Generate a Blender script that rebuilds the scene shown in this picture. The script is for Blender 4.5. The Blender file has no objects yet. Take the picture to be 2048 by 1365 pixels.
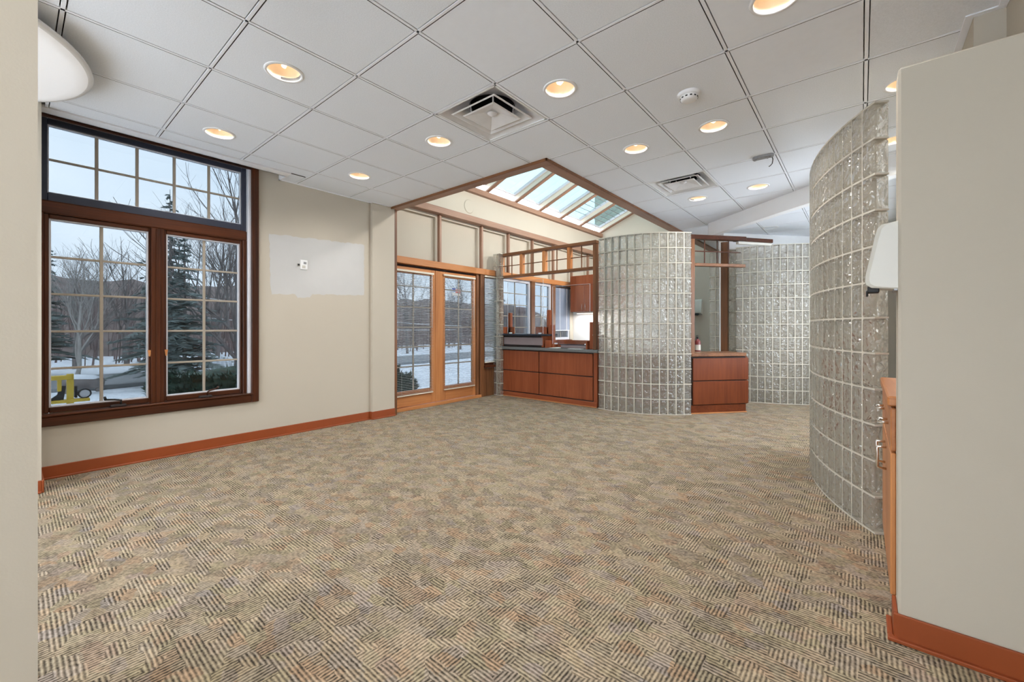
import bpy, math, random
from mathutils import Vector, Matrix
R = math.radians
scene = bpy.context.scene
COL = scene.collection

# ------------------------------------------------------------------ camera
cam_d = bpy.data.cameras.new('camera'); cam = bpy.data.objects.new('camera', cam_d); COL.objects.link(cam)
cam_d.sensor_fit = 'HORIZONTAL'; cam_d.sensor_width = 36.0; cam_d.lens = 838.14 / 2048 * 36.0
cam_d.shift_y = -0.01284; cam_d.clip_start = 0.05; cam_d.clip_end = 300
cam.location = (4.2461, -0.7776, 1.149); cam.rotation_euler = (R(90), 0, 0.6952)
scene.camera = cam

# ------------------------------------------------------------------ sky, exposure
world = bpy.data.worlds.new('overcast_sky'); scene.world = world; world.use_nodes = True
wn = world.node_tree.nodes; wl = world.node_tree.links; wn.clear()
w_out = wn.new('ShaderNodeOutputWorld'); w_bg = wn.new('ShaderNodeBackground'); w_tc = wn.new('ShaderNodeTexCoord')
w_noise = wn.new('ShaderNodeTexNoise'); w_noise.inputs['Scale'].default_value = 2.2; w_noise.inputs['Detail'].default_value = 5
w_ramp = wn.new('ShaderNodeValToRGB')
w_ramp.color_ramp.elements[0].position = 0.35; w_ramp.color_ramp.elements[0].color = (0.64, 0.735, 0.83, 1)
w_ramp.color_ramp.elements[1].position = 0.62; w_ramp.color_ramp.elements[1].color = (0.83, 0.87, 0.91, 1)
wl.new(w_tc.outputs['Generated'], w_noise.inputs['Vector']); wl.new(w_noise.outputs['Fac'], w_ramp.inputs['Fac'])
wl.new(w_ramp.outputs['Color'], w_bg.inputs['Color']); w_bg.inputs['Strength'].default_value = 6.3
wl.new(w_bg.outputs['Background'], w_out.inputs['Surface'])
vs = scene.view_settings
scene.display_settings.display_device = 'sRGB'
vs.view_transform = 'Standard'; vs.look = 'None'; vs.gamma = 1.0; vs.use_curve_mapping = False
vs.exposure = 0.40
LAMP_W = 29.0            # one recessed downlight
FILL_W = 84.0
LAMP_COL = (1.0, 0.965, 0.92)
cy = scene.cycles
cy.max_bounces = 9; cy.diffuse_bounces = 4; cy.glossy_bounces = 3; cy.transmission_bounces = 7; cy.transparent_max_bounces = 12
cy.use_adaptive_sampling = True; cy.adaptive_threshold = 0.16
cy.sample_clamp_indirect = 6.0; cy.caustics_reflective = False

# ------------------------------------------------------------------ materials
def nodes_of(m):
    m.use_nodes = True
    return m.node_tree.nodes, m.node_tree.links, m.node_tree.nodes['Principled BSDF']
def ramp(N, stops):
    r = N.new('ShaderNodeValToRGB'); e = r.color_ramp.elements
    while len(e) < len(stops): e.new(0.5)
    for k, (p, c) in zip(e, stops): k.position = p; k.color = (*c, 1)
    return r
def mat_plain(name, col, rough=0.6, metal=0.0, var=0.06, scale=8.0, bump=0.0, bscale=120.0, spec=0.5):
    m = bpy.data.materials.new(name); N, L, B = nodes_of(m)
    tc = N.new('ShaderNodeTexCoord'); no = N.new('ShaderNodeTexNoise')
    no.inputs['Scale'].default_value = scale; no.inputs['Detail'].default_value = 4
    L.new(tc.outputs['Object'], no.inputs['Vector'])
    a = tuple(max(0, c * (1 - var)) for c in col); b = tuple(min(1, c * (1 + var)) for c in col)
    rp = ramp(N, [(0.3, a), (0.7, b)]); L.new(no.outputs['Fac'], rp.inputs['Fac']); L.new(rp.outputs['Color'], B.inputs['Base Color'])
    B.inputs['Roughness'].default_value = rough; B.inputs['Metallic'].default_value = metal
    B.inputs['Specular IOR Level'].default_value = spec
    if bump:
        n2 = N.new('ShaderNodeTexNoise'); n2.inputs['Scale'].default_value = bscale; n2.inputs['Detail'].default_value = 3
        L.new(tc.outputs['Object'], n2.inputs['Vector'])
        bp = N.new('ShaderNodeBump'); bp.inputs['Strength'].default_value = bump; bp.inputs['Distance'].default_value = 0.004
        L.new(n2.outputs['Fac'], bp.inputs['Height']); L.new(bp.outputs['Normal'], B.inputs['Normal'])
    return m
def mat_wood(name, dark, light, axis, rough=0.35, fine=55.0):
    m = bpy.data.materials.new(name); N, L, B = nodes_of(m)
    tc = N.new('ShaderNodeTexCoord'); mp = N.new('ShaderNodeMapping')
    s = [fine, fine, fine]; s['xyz'.index(axis)] = 2.2; mp.inputs['Scale'].default_value = s
    L.new(tc.outputs['Object'], mp.inputs['Vector'])
    n1 = N.new('ShaderNodeTexNoise'); n1.inputs['Scale'].default_value = 1.0; n1.inputs['Detail'].default_value = 5; n1.inputs['Distortion'].default_value = 0.6
    mp2 = N.new('ShaderNodeMapping'); s2 = [5.0, 5.0, 5.0]; s2['xyz'.index(axis)] = 0.7; mp2.inputs['Scale'].default_value = s2
    L.new(tc.outputs['Object'], mp2.inputs['Vector'])
    n2 = N.new('ShaderNodeTexNoise'); n2.inputs['Scale'].default_value = 1.0; n2.inputs['Detail'].default_value = 2
    L.new(mp.outputs['Vector'], n1.inputs['Vector']); L.new(mp2.outputs['Vector'], n2.inputs['Vector'])
    mx = N.new('ShaderNodeMath'); mx.operation = 'MULTIPLY_ADD'; mx.inputs[1].default_value = 0.45
    ad = N.new('ShaderNodeMath'); ad.operation = 'MULTIPLY'; ad.inputs[1].default_value = 0.55
    L.new(n2.outputs['Fac'], ad.inputs[0]); L.new(n1.outputs['Fac'], mx.inputs[0]); L.new(ad.outputs[0], mx.inputs[2])
    rp = ramp(N, [(0.34, dark), (0.66, light)]); L.new(mx.outputs[0], rp.inputs['Fac']); L.new(rp.outputs['Color'], B.inputs['Base Color'])
    B.inputs['Roughness'].default_value = rough; B.inputs['Specular IOR Level'].default_value = 0.35
    bp = N.new('ShaderNodeBump'); bp.inputs['Strength'].default_value = 0.08; bp.inputs['Distance'].default_value = 0.002
    L.new(n1.outputs['Fac'], bp.inputs['Height']); L.new(bp.outputs['Normal'], B.inputs['Normal'])
    return m
def mat_emit(name, col, strength):
    m = bpy.data.materials.new(name); N, L, B = nodes_of(m)
    B.inputs['Base Color'].default_value = (*col, 1); B.inputs['Emission Color'].default_value = (*col, 1); B.inputs['Emission Strength'].default_value = strength
    return m
def facing_reflect(N, L, lo, hi, normal=None):
    lw = N.new('ShaderNodeLayerWeight'); lw.inputs['Blend'].default_value = 0.5
    if normal is not None: L.new(normal, lw.inputs['Normal'])
    pw = N.new('ShaderNodeMath'); pw.operation = 'POWER'; pw.inputs[1].default_value = 4.0; L.new(lw.outputs['Facing'], pw.inputs[0])
    ma = N.new('ShaderNodeMath'); ma.operation = 'MULTIPLY_ADD'; ma.inputs[1].default_value = hi - lo; ma.inputs[2].default_value = lo; L.new(pw.outputs[0], ma.inputs[0])
    return ma.outputs[0]
def mat_pane(name, tint, refl=0.03):
    m = bpy.data.materials.new(name); N, L, B = nodes_of(m); N.remove(B)
    out = [n for n in N if n.type == 'OUTPUT_MATERIAL'][0]
    t = N.new('ShaderNodeBsdfTransparent'); t.inputs['Color'].default_value = (*tint, 1)
    g = N.new('ShaderNodeBsdfGlossy'); g.inputs['Roughness'].default_value = 0.02
    mx = N.new('ShaderNodeMixShader'); L.new(facing_reflect(N, L, refl, 0.5), mx.inputs['Fac'])
    L.new(t.outputs[0], mx.inputs[1]); L.new(g.outputs[0], mx.inputs[2]); L.new(mx.outputs[0], out.inputs['Surface'])
    return m
def mat_glass_block(name):
    m = bpy.data.materials.new(name); N, L, B = nodes_of(m); N.remove(B)
    out = [n for n in N if n.type == 'OUTPUT_MATERIAL'][0]
    tc = N.new('ShaderNodeTexCoord'); oi = N.new('ShaderNodeObjectInfo')
    vm = N.new('ShaderNodeVectorMath'); vm.operation = 'ADD'
    sc = N.new('ShaderNodeMath'); sc.operation = 'MULTIPLY'; sc.inputs[1].default_value = 7.0
    L.new(oi.outputs['Random'], sc.inputs[0]); L.new(tc.outputs['Object'], vm.inputs[0]); L.new(sc.outputs[0], vm.inputs[1])
    no = N.new('ShaderNodeTexNoise'); no.inputs['Scale'].default_value = 22.0; no.inputs['Detail'].default_value = 1.0; no.inputs['Distortion'].default_value = 0.5
    L.new(vm.outputs[0], no.inputs['Vector'])
    bp = N.new('ShaderNodeBump'); bp.inputs['Strength'].default_value = 1.0; bp.inputs['Distance'].default_value = 0.065
    L.new(no.outputs['Fac'], bp.inputs['Height'])
    rf = N.new('ShaderNodeBsdfRefraction'); rf.inputs['IOR'].default_value = 1.18; rf.inputs['Roughness'].default_value = 0.015
    rf.inputs['Color'].default_value = (0.985, 0.978, 0.95, 1); L.new(bp.outputs['Normal'], rf.inputs['Normal'])
    tr = N.new('ShaderNodeBsdfTransparent'); tr.inputs['Color'].default_value = (0.97, 0.97, 0.95, 1)
    m1 = N.new('ShaderNodeMixShader'); m1.inputs['Fac'].default_value = 0.38; L.new(rf.outputs[0], m1.inputs[1]); L.new(tr.outputs[0], m1.inputs[2])
    df = N.new('ShaderNodeBsdfDiffuse'); df.inputs['Color'].default_value = (0.84, 0.80, 0.72, 1)
    tl = N.new('ShaderNodeBsdfTranslucent'); tl.inputs['Color'].default_value = (0.90, 0.87, 0.80, 1)
    m2 = N.new('ShaderNodeMixShader'); m2.inputs['Fac'].default_value = 0.6; L.new(df.outputs[0], m2.inputs[1]); L.new(tl.outputs[0], m2.inputs[2])
    m3 = N.new('ShaderNodeMixShader'); m3.inputs['Fac'].default_value = 0.27; L.new(m1.outputs[0], m3.inputs[1]); L.new(m2.outputs[0], m3.inputs[2])
    gl = N.new('ShaderNodeBsdfGlossy'); gl.inputs['Roughness'].default_value = 0.04; L.new(bp.outputs['Normal'], gl.inputs['Normal'])
    m4 = N.new('ShaderNodeMixShader'); L.new(facing_reflect(N, L, 0.11, 0.7, bp.outputs['Normal']), m4.inputs['Fac']); L.new(m3.outputs[0], m4.inputs[1]); L.new(gl.outputs[0], m4.inputs[2])
    L.new(m4.outputs[0], out.inputs['Surface'])
    return m
def mat_carpet(name):
    m = bpy.data.materials.new(name); N, L, B = nodes_of(m)
    tc = N.new('ShaderNodeTexCoord')
    dn = N.new('ShaderNodeTexNoise'); dn.inputs['Scale'].default_value = 42.0; dn.inputs['Detail'].default_value = 2
    L.new(tc.outputs['Object'], dn.inputs['Vector'])
    ds = N.new('ShaderNodeVectorMath'); ds.operation = 'SCALE'; ds.inputs['Scale'].default_value = 0.006
    L.new(dn.outputs['Color'], ds.inputs[0])
    co = N.new('ShaderNodeVectorMath'); co.operation = 'ADD'; L.new(tc.outputs['Object'], co.inputs[0]); L.new(ds.outputs[0], co.inputs[1])
    def cells(scale, off):
        mp = N.new('ShaderNodeMapping'); mp.inputs['Location'].default_value = off; mp.inputs['Scale'].default_value = (1.0, 1.35, 1.0)
        L.new(co.outputs[0], mp.inputs['Vector'])
        v = N.new('ShaderNodeTexVoronoi'); v.voronoi_dimensions = '2D'; v.distance = 'CHEBYCHEV'; v.inputs['Scale'].default_value = scale
        L.new(mp.outputs['Vector'], v.inputs['Vector'])
        s = N.new('ShaderNodeSeparateColor'); L.new(v.outputs['Color'], s.inputs[0]); return s
    c1 = cells(12.0, (0, 0, 0)); c2 = cells(15.0, (3.3, 1.7, 0))
    sp = N.new('ShaderNodeSeparateXYZ'); L.new(co.outputs[0], sp.inputs[0])
    def stripe(sock, freq):
        a = N.new('ShaderNodeMath'); a.operation = 'MULTIPLY'; a.inputs[1].default_value = freq * 2 * math.pi; L.new(sock, a.inputs[0])
        s = N.new('ShaderNodeMath'); s.operation = 'SINE'; L.new(a.outputs[0], s.inputs[0]); return s
    sx = stripe(sp.outputs['X'], 72.0); sy = stripe(sp.outputs['Y'], 72.0)
    gt = N.new('ShaderNodeMath'); gt.operation = 'GREATER_THAN'; gt.inputs[1].default_value = 0.5; L.new(c1.outputs[0], gt.inputs[0])
    mx = N.new('ShaderNodeMix'); mx.data_type = 'FLOAT'; L.new(gt.outputs[0], mx.inputs[0]); L.new(sx.outputs[0], mx.inputs[2]); L.new(sy.outputs[0], mx.inputs[3])
    # broken strokes: noise added to the ribs
    bn = N.new('ShaderNodeTexNoise'); bn.inputs['Scale'].default_value = 60.0; bn.inputs['Detail'].default_value = 2; L.new(tc.outputs['Object'], bn.inputs['Vector'])
    b2 = N.new('ShaderNodeMath'); b2.operation = 'MULTIPLY_ADD'; b2.inputs[1].default_value = 3.2; b2.inputs[2].default_value = -1.6; L.new(bn.outputs['Fac'], b2.inputs[0])
    sm = N.new('ShaderNodeMath'); sm.operation = 'ADD'; L.new(mx.outputs[0], sm.inputs[0]); L.new(b2.outputs[0], sm.inputs[1])
    cb = N.new('ShaderNodeMath'); cb.operation = 'MULTIPLY_ADD'; cb.inputs[1].default_value = 0.75; cb.inputs[2].default_value = -0.36; L.new(c1.outputs[1], cb.inputs[0])
    sm2 = N.new('ShaderNodeMath'); sm2.operation = 'ADD'; L.new(sm.outputs[0], sm2.inputs[0]); L.new(cb.outputs[0], sm2.inputs[1])
    fac = N.new('ShaderNodeMath'); fac.operation = 'MULTIPLY_ADD'; fac.inputs[1].default_value = 0.34; fac.inputs[2].default_value = 0.5; fac.use_clamp = True; L.new(sm2.outputs[0], fac.inputs[0])
    hue = ramp(N, [(0.0, (0.52, 0.41, 0.27)), (0.25, (0.48, 0.395, 0.315)), (0.5, (0.46, 0.385, 0.25)), (0.72, (0.54, 0.43, 0.305)), (0.93, (0.51, 0.35, 0.225)), (1.0, (0.43, 0.37, 0.325))])
    L.new(c2.outputs[2], hue.inputs['Fac'])
    dk = N.new('ShaderNodeMix'); dk.data_type = 'RGBA'; L.new(fac.outputs[0], dk.inputs[0]); dk.inputs[6].default_value = (0.052, 0.042, 0.031, 1); L.new(hue.outputs['Color'], dk.inputs[7])
    L.new(dk.outputs[2], B.inputs['Base Color'])
    B.inputs['Roughness'].default_value = 0.95; B.inputs['Specular IOR Level'].default_value = 0.12
    bp = N.new('ShaderNodeBump'); bp.inputs['Strength'].default_value = 0.6; bp.inputs['Distance'].default_value = 0.004; L.new(fac.outputs[0], bp.inputs['Height']); L.new(bp.outputs['Normal'], B.inputs['Normal'])
    return m

M = {}
M['wall'] = mat_plain('cream_wall_paint', (0.525, 0.475, 0.395), 0.85, var=0.015, scale=1.5, bump=0.05, bscale=220, spec=0.2)
M['white_wall'] = mat_plain('white_wall_paint', (0.88, 0.88, 0.88), 0.8, var=0.012, scale=1.5, spec=0.2)
M['patch'] = mat_plain('bare_grey_wall_patch', (0.54, 0.535, 0.525), 0.8, var=0.02, scale=4, spec=0.2)
M['tile'] = mat_plain('mineral_ceiling_tile', (0.835, 0.87, 0.92), 0.9, var=0.05, scale=160, bump=0.12, bscale=260, spec=0.15)
M['tile_gap_shade'] = mat_plain('painted_shade_tile_side', (0.13, 0.13, 0.13), 0.95, var=0.1, spec=0.1)  # dark colour paints the shade of the grid gaps onto tile sides
M['tile_smooth'] = mat_plain('smooth_ceiling_tile', (0.86, 0.89, 0.94), 0.85, var=0.01, scale=20, spec=0.15)
M['tee'] = mat_plain('white_painted_grid_steel', (0.88, 0.90, 0.95), 0.5, var=0.01)
M['bright'] = mat_plain('bright_white_gloss_paint', (0.94, 0.94, 0.95), 0.35, var=0.005)
M['white'] = mat_plain('white_painted_metal', (0.84, 0.84, 0.84), 0.4, var=0.01)
M['silver'] = mat_plain('pale_grey_diffuser_metal', (0.78, 0.78, 0.79), 0.3, metal=0.15, var=0.04, scale=14)
M['black'] = mat_plain('black_void', (0.015, 0.015, 0.016), 0.6, var=0.1)
M['plastic'] = mat_plain('ivory_plastic', (0.60, 0.575, 0.51), 0.25, var=0.01)
M['bracket'] = mat_plain('dull_grey_bracket', (0.30, 0.30, 0.31), 0.4, metal=0.4, var=0.15, scale=40)
M['chrome'] = mat_plain('brushed_nickel', (0.72, 0.69, 0.64), 0.25, metal=1.0, var=0.03)
M['carpet'] = mat_carpet('ribbed_patchwork_carpet')
for ax in 'xyz':
    M['door_' + ax] = mat_wood('door_wood_' + ax, (0.40, 0.15, 0.052), (0.60, 0.26, 0.095), ax)
    M['win_' + ax] = mat_wood('dark_window_wood_' + ax, (0.026, 0.0065, 0.002), (0.098, 0.026, 0.008), ax)
    M['sky_' + ax] = mat_wood('brown_beam_wood_' + ax, (0.24, 0.13, 0.085), (0.36, 0.21, 0.14), ax, rough=0.45)
    M['cab_' + ax] = mat_wood('cherry_veneer_' + ax, (0.215, 0.052, 0.020), (0.34, 0.098, 0.040), ax, rough=0.3, fine=35.0)
    M['frame_' + ax] = mat_wood('mid_brown_frame_wood_' + ax, (0.115, 0.048, 0.022), (0.27, 0.115, 0.048), ax)
for ax in 'xz': M['cabr_' + ax] = mat_wood('dark_cherry_veneer_' + ax, (0.105, 0.022, 0.006), (0.18, 0.043, 0.012), ax, rough=0.4, fine=35.0)
M['base'] = mat_plain('brown_rubber_base', (0.29, 0.062, 0.015), 0.4, var=0.06, scale=5)
M['muntin'] = mat_plain('taupe_muntin_bar', (0.36, 0.31, 0.25), 0.5, var=0.03)
M['navy'] = mat_plain('dark_navy_sash_metal', (0.030, 0.036, 0.06), 0.4, var=0.1)
M['sashwhite'] = mat_plain('pale_weatherstrip', (0.62, 0.62, 0.66), 0.4, var=0.03)
M['blind'] = mat_plain('white_blind_slats', (0.72, 0.73, 0.75), 0.4, var=0.01)
M['headrail'] = mat_plain('cream_headrail', (0.72, 0.66, 0.55), 0.4, var=0.02)
M['shade'] = mat_plain('slate_blue_fabric_shade', (0.22, 0.25, 0.32), 0.8, var=0.06)
M['pane'] = mat_pane('tinted_window_pane', (0.335, 0.358, 0.376))
M['skypane'] = mat_pane('faintly_green_skylight_pane', (0.385, 0.475, 0.495))
M['acrylic'] = mat_pane('clear_acrylic_sheet', (0.96, 0.97, 0.98))
M['acrylic_edge'] = mat_plain('frosty_acrylic_edge', (0.75, 0.78, 0.82), 0.3, var=0.02)
M['block'] = mat_glass_block('wavy_glass_block')
M['mortar'] = mat_plain('pale_mortar', (0.60, 0.56, 0.48), 0.8, var=0.03, scale=30)
M['gap'] = mat_plain('dark_reveal', (0.022, 0.012, 0.010), 0.7, var=0.1)
M['stone'] = mat_plain('grey_laminate_top', (0.15, 0.16, 0.16), 0.3, var=0.12, scale=60)
M['slate'] = mat_plain('black_slate_top', (0.022, 0.028, 0.042), 0.25, var=0.15, scale=40)
M['purple'] = mat_plain('mauve_grey_laminate', (0.25, 0.20, 0.205), 0.4, var=0.04)
M['paper'] = mat_plain('white_paper', (0.85, 0.85, 0.84), 0.7, var=0.01)
M['red'] = mat_plain('dark_red_enamel', (0.17, 0.022, 0.022), 0.3, var=0.06)
M['peach'] = mat_plain('warm_reflector', (0.95, 0.80, 0.62), 0.3, var=0.03)
M['bulb'] = mat_emit('glowing_lamp', (1.0, 0.84, 0.64), 1.7)
M['dish'] = mat_emit('softly_lit_opal_dish', (0.82, 0.82, 0.83), 0.25)
M['blue'] = mat_plain('blue_print', (0.03, 0.09, 0.45), 0.5, var=0.02)
M['redprint'] = mat_plain('red_print', (0.55, 0.16, 0.14), 0.5, var=0.02)
M['snow'] = mat_plain('trodden_snow', (0.80, 0.83, 0.87), 0.8, var=0.10, scale=1.6, bump=0.4, bscale=5)
M['road'] = mat_plain('wet_asphalt', (0.24, 0.25, 0.26), 0.5, var=0.15, scale=3)
M['hill'] = mat_plain('leaf_litter_slope', (0.21, 0.165, 0.15), 0.9, var=0.35, scale=1.3)
M['bark'] = mat_plain('grey_brown_bark', (0.20, 0.175, 0.165), 0.9, var=0.3, scale=6)
M['pale_bark'] = mat_plain('pale_birch_bark', (0.42, 0.39, 0.36), 0.9, var=0.25, scale=5)
M['twigs'] = mat_plain('reddish_grey_twigs', (0.21, 0.155, 0.145), 0.9, var=0.35, scale=0.6)
M['needle'] = mat_plain('blue_green_needles', (0.145, 0.18, 0.17), 0.8, var=0.35, scale=2.5)
M['hedge'] = mat_plain('dark_yew_leaves', (0.034, 0.075, 0.052), 0.7, var=0.6, scale=14)
M['yellow'] = mat_plain('yellow_paint', (0.72, 0.50, 0.06), 0.4, var=0.06)
M['carpaint'] = mat_plain('silver_car_paint', (0.35, 0.38, 0.42), 0.3, metal=0.3, var=0.04)
M['tyre'] = mat_plain('black_rubber', (0.025, 0.025, 0.027), 0.7, var=0.1)

# ------------------------------------------------------------------ mesh builder
class MB:
    def __init__(s): s.v = []; s.f = []; s.sm = []
    def add(s, vs, fs, smooth=False):
        o = len(s.v); s.v += [tuple(p) for p in vs]; s.f += [tuple(i + o for i in f) for f in fs]; s.sm += [smooth] * len(fs); return s
    def box(s, x0, x1, y0, y1, z0, z1, mat=None):
        p = [(x0, y0, z0), (x1, y0, z0), (x1, y1, z0), (x0, y1, z0), (x0, y0, z1), (x1, y0, z1), (x1, y1, z1), (x0, y1, z1)]
        if mat: p = [mat @ Vector(q) for q in p]
        return s.add(p, [(3, 2, 1, 0), (4, 5, 6, 7), (0, 1, 5, 4), (1, 2, 6, 5), (2, 3, 7, 6), (3, 0, 4, 7)])
    def cbox(s, x0, x1, y0, y1, z0, z1, c=0.004, mat=None):
        """box with chamfered edges"""
        lo = (x0, y0, z0); hi = (x1, y1, z1); c = min(c, min(hi[i] - lo[i] for i in range(3)) * 0.45)
        vid = {}; vs = []
        for sx in (0, 1):
            for sy in (0, 1):
                for sz in (0, 1):
                    sg = (sx, sy, sz)
                    for a in range(3):
                        p = [0, 0, 0]
                        for i in range(3):
                            e = hi[i] if sg[i] else lo[i]
                            p[i] = e if i == a else (e - c if sg[i] else e + c)
                        vid[(sg, a)] = len(vs); vs.append(tuple(p))
        fs = []
        for a in range(3):
            b, d = [i for i in range(3) if i != a]
            for sd in (0, 1):
                q = []
                for (u, w) in ((0, 0), (1, 0), (1, 1), (0, 1)):
                    g = [0, 0, 0]; g[a] = sd; g[b] = u; g[d] = w; q.append(vid[(tuple(g), a)])
                flip = (sd == 0) ^ (a == 1)
                fs.append(tuple(q[::-1] if flip else q))
            for u in (0, 1):
                for w in (0, 1):
                    g0 = [0, 0, 0]; g0[b] = u; g0[d] = w; g1 = list(g0); g1[a] = 1
                    fs.append((vid[(tuple(g0), b)], vid[(tuple(g1), b)], vid[(tuple(g1), d)], vid[(tuple(g0), d)]))
        for sx in (0, 1):
            for sy in (0, 1):
                for sz in (0, 1): fs.append(tuple(vid[((sx, sy, sz), a)] for a in range(3)))
        cx = Vector(((x0 + x1) / 2, (y0 + y1) / 2, (z0 + z1) / 2)); out = []
        for f in fs:
            p = [Vector(vs[i]) for i in f]; nrm = (p[1] - p[0]).cross(p[2] - p[0]); ctr = sum(p, Vector()) / len(p)
            out.append(f if nrm.dot(ctr - cx) > 0 else f[::-1])
        if mat: vs = [mat @ Vector(q) for q in vs]
        return s.add(vs, out)
    def prism(s, poly, z0, z1):
        n = len(poly); vs = [(x, y, z0) for x, y in poly] + [(x, y, z1) for x, y in poly]
        return s.add(vs, [tuple(range(n))[::-1], tuple(range(n, 2 * n))] + [(i, (i + 1) % n, n + (i + 1) % n, n + i) for i in range(n)])
    def extrude(s, poly3, vec):
        n = len(poly3); v = Vector(vec); a = [Vector(p) for p in poly3]
        return s.add(a + [p + v for p in a], [tuple(range(n))[::-1], tuple(range(n, 2 * n))] + [(i, (i + 1) % n, n + (i + 1) % n, n + i) for i in range(n)])
    def tube(s, pts, rad, n=8, caps=True, smooth=True):
        pts = [Vector(p) for p in pts]; rr = rad if isinstance(rad, (list, tuple)) else [rad] * len(pts)
        vs = []; ref = None
        for i, p in enumerate(pts):
            d = (pts[min(i + 1, len(pts) - 1)] - pts[max(i - 1, 0)])
            if d.length < 1e-9: d = Vector((0, 0, 1))
            d.normalize()
            if ref is None: ref = Vector((1, 0, 0)) if abs(d.x) < 0.8 else Vector((0, 1, 0))
            a = d.cross(ref); a.normalize(); b = d.cross(a); ref = -b if False else ref
            for k in range(n):
                t = 2 * math.pi * k / n; vs.append(p + (a * math.cos(t) + b * math.sin(t)) * rr[i])
        fs = [(i * n + k, i * n + (k + 1) % n, (i + 1) * n + (k + 1) % n, (i + 1) * n + k) for i in range(len(pts) - 1) for k in range(n)]
        s.add(vs, fs, smooth)
        if caps:
            o = len(s.v) - len(vs); s.f += [tuple(o + k for k in range(n))[::-1], tuple(o + (len(pts) - 1) * n + k for k in range(n))]; s.sm += [False, False]
        return s
    def lathe(s, prof, c=(0, 0, 0), n=32, smooth=True):
        vs = [(c[0] + r * math.cos(2 * math.pi * k / n), c[1] + r * math.sin(2 * math.pi * k / n), c[2] + z) for r, z in prof for k in range(n)]
        fs = [(i * n + k, i * n + (k + 1) % n, (i + 1) * n + (k + 1) % n, (i + 1) * n + k) for i in range(len(prof) - 1) for k in range(n)]
        return s.add(vs, fs, smooth)
    def disc(s, c, r, n=32, up=False):
        vs = [(c[0] + r * math.cos(2 * math.pi * k / n), c[1] + r * math.sin(2 * math.pi * k / n), c[2]) for k in range(n)]
        return s.add(vs, [tuple(range(n)) if up else tuple(range(n))[::-1]])
    def mesh(s, name, mat):
        me = bpy.data.meshes.new(name); me.from_pydata(s.v, [], s.f); me.materials.append(M[mat] if isinstance(mat, str) else mat)
        me.polygons.foreach_set('use_smooth', s.sm); me.update(); return me
    def build(s, name, mat, parent=None, **kw):
        return link(name, s.mesh(name, mat), parent, **kw)
def link(name, me, parent=None, label=None, cat=None, group=None, kind=None, loc=None):
    o = bpy.data.objects.new(name, me); COL.objects.link(o)
    if loc is not None: o.location = loc
    if parent is not None:
        o.parent = parent
        if loc is None: o.location = -wloc(parent)
    if label: o['label'] = label
    if cat: o['category'] = cat
    if group: o['group'] = group
    if kind: o['kind'] = kind
    return o
def wloc(o):
    v = Vector(o.location)
    while o.parent is not None: o = o.parent; v += Vector(o.location)
    return v
def thing(name, loc, label=None, cat=None, group=None, kind=None):
    return link(name, None, None, label, cat, group, kind, loc=Vector(loc))
def B(*a): return MB().box(*a)
def CB(*a, c=0.004): return MB().cbox(*a, c=c)

HC = 2.7217; T = 0.6096

# ================================================================== SETTING
B(-0.75, 4.92, -2.72, 8.52, -0.06, 0.0).build('floor', 'carpet', kind='structure', label='taupe ribbed patchwork carpet over the whole room')

# --- left wall with window opening, column, door bay and upper clerestory band
wlft = MB()
wlft.box(-0.72, -0.5, -2.6, -0.72, 0, 2.96); wlft.box(-0.72, -0.5, -0.72, 0.85, 0, 0.405); wlft.box(-0.72, -0.5, -0.72, 0.85, 2.77, 2.96)
wlft.box(-0.72, -0.5, 0.85, 2.13, 0, 2.96); wlft.box(-0.72, -0.455, 2.13, 2.455, 0, 2.72)
wall_left = wlft.build('wall_left', 'wall', kind='structure', label='cream wall with the big wood framed window')
up = MB(); up.box(-0.74, -0.6, 2.41, 8.36, 2.93, 3.33)
up.box(-0.74, -0.6, 4.70, 8.36, 0, 0.88); up.box(-0.74, -0.6, 6.99, 8.36, 0.88, 2.05)
wall_bay = up.build('wall_bay', 'wall', kind='structure', label='cream wall above the glazed doors and below the skylight')
POSTS = [2.50, 3.35, 4.25, 4.94, 5.65, 6.36, 7.07, 7.78, 8.33]
for a, b in zip(POSTS[:-1], POSTS[1:]):
    p = MB()
    p.box(-0.74, -0.69, a + 0.02, b - 0.02, 2.10, 2.90)                       # recessed field
    p.box(-0.69, -0.635, b - 0.06, b - 0.02, 2.12, 2.86); p.box(-0.69, -0.635, a + 0.02, b - 0.06, 2.80, 2.86)
    p.build('wall_panel', 'wall', wall_bay)
for y in POSTS: CB(-0.72, -0.585, y - 0.02, y + 0.02, 2.12, 2.86).build('post', 'sky_z', wall_bay)
CB(-0.70, -0.57, 2.47, 7.6, 2.035, 2.13).build('header', 'door_y', wall_bay)
CB(-0.70, -0.515, 2.47, 8.35, 2.84, 2.935).build('plate_beam', 'sky_y', wall_bay)
# round cover mark on the clerestory wall
rc = MB(); N_ = 32
rc.add([(-0.588, 3.95 + 0.10 * math.cos(2 * math.pi * k / N_), 3.10 + 0.10 * math.sin(2 * math.pi * k / N_)) for k in range(N_)] + [(-0.60, 3.95 + 0.112 * math.cos(2 * math.pi * k / N_), 3.10 + 0.112 * math.sin(2 * math.pi * k / N_)) for k in range(N_)],
       [tuple(range(N_))] + [(k, k + N_, (k + 1) % N_ + N_, (k + 1) % N_) for k in range(N_)])
rc.build('cover_plate', 'wall', wall_bay)

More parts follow.
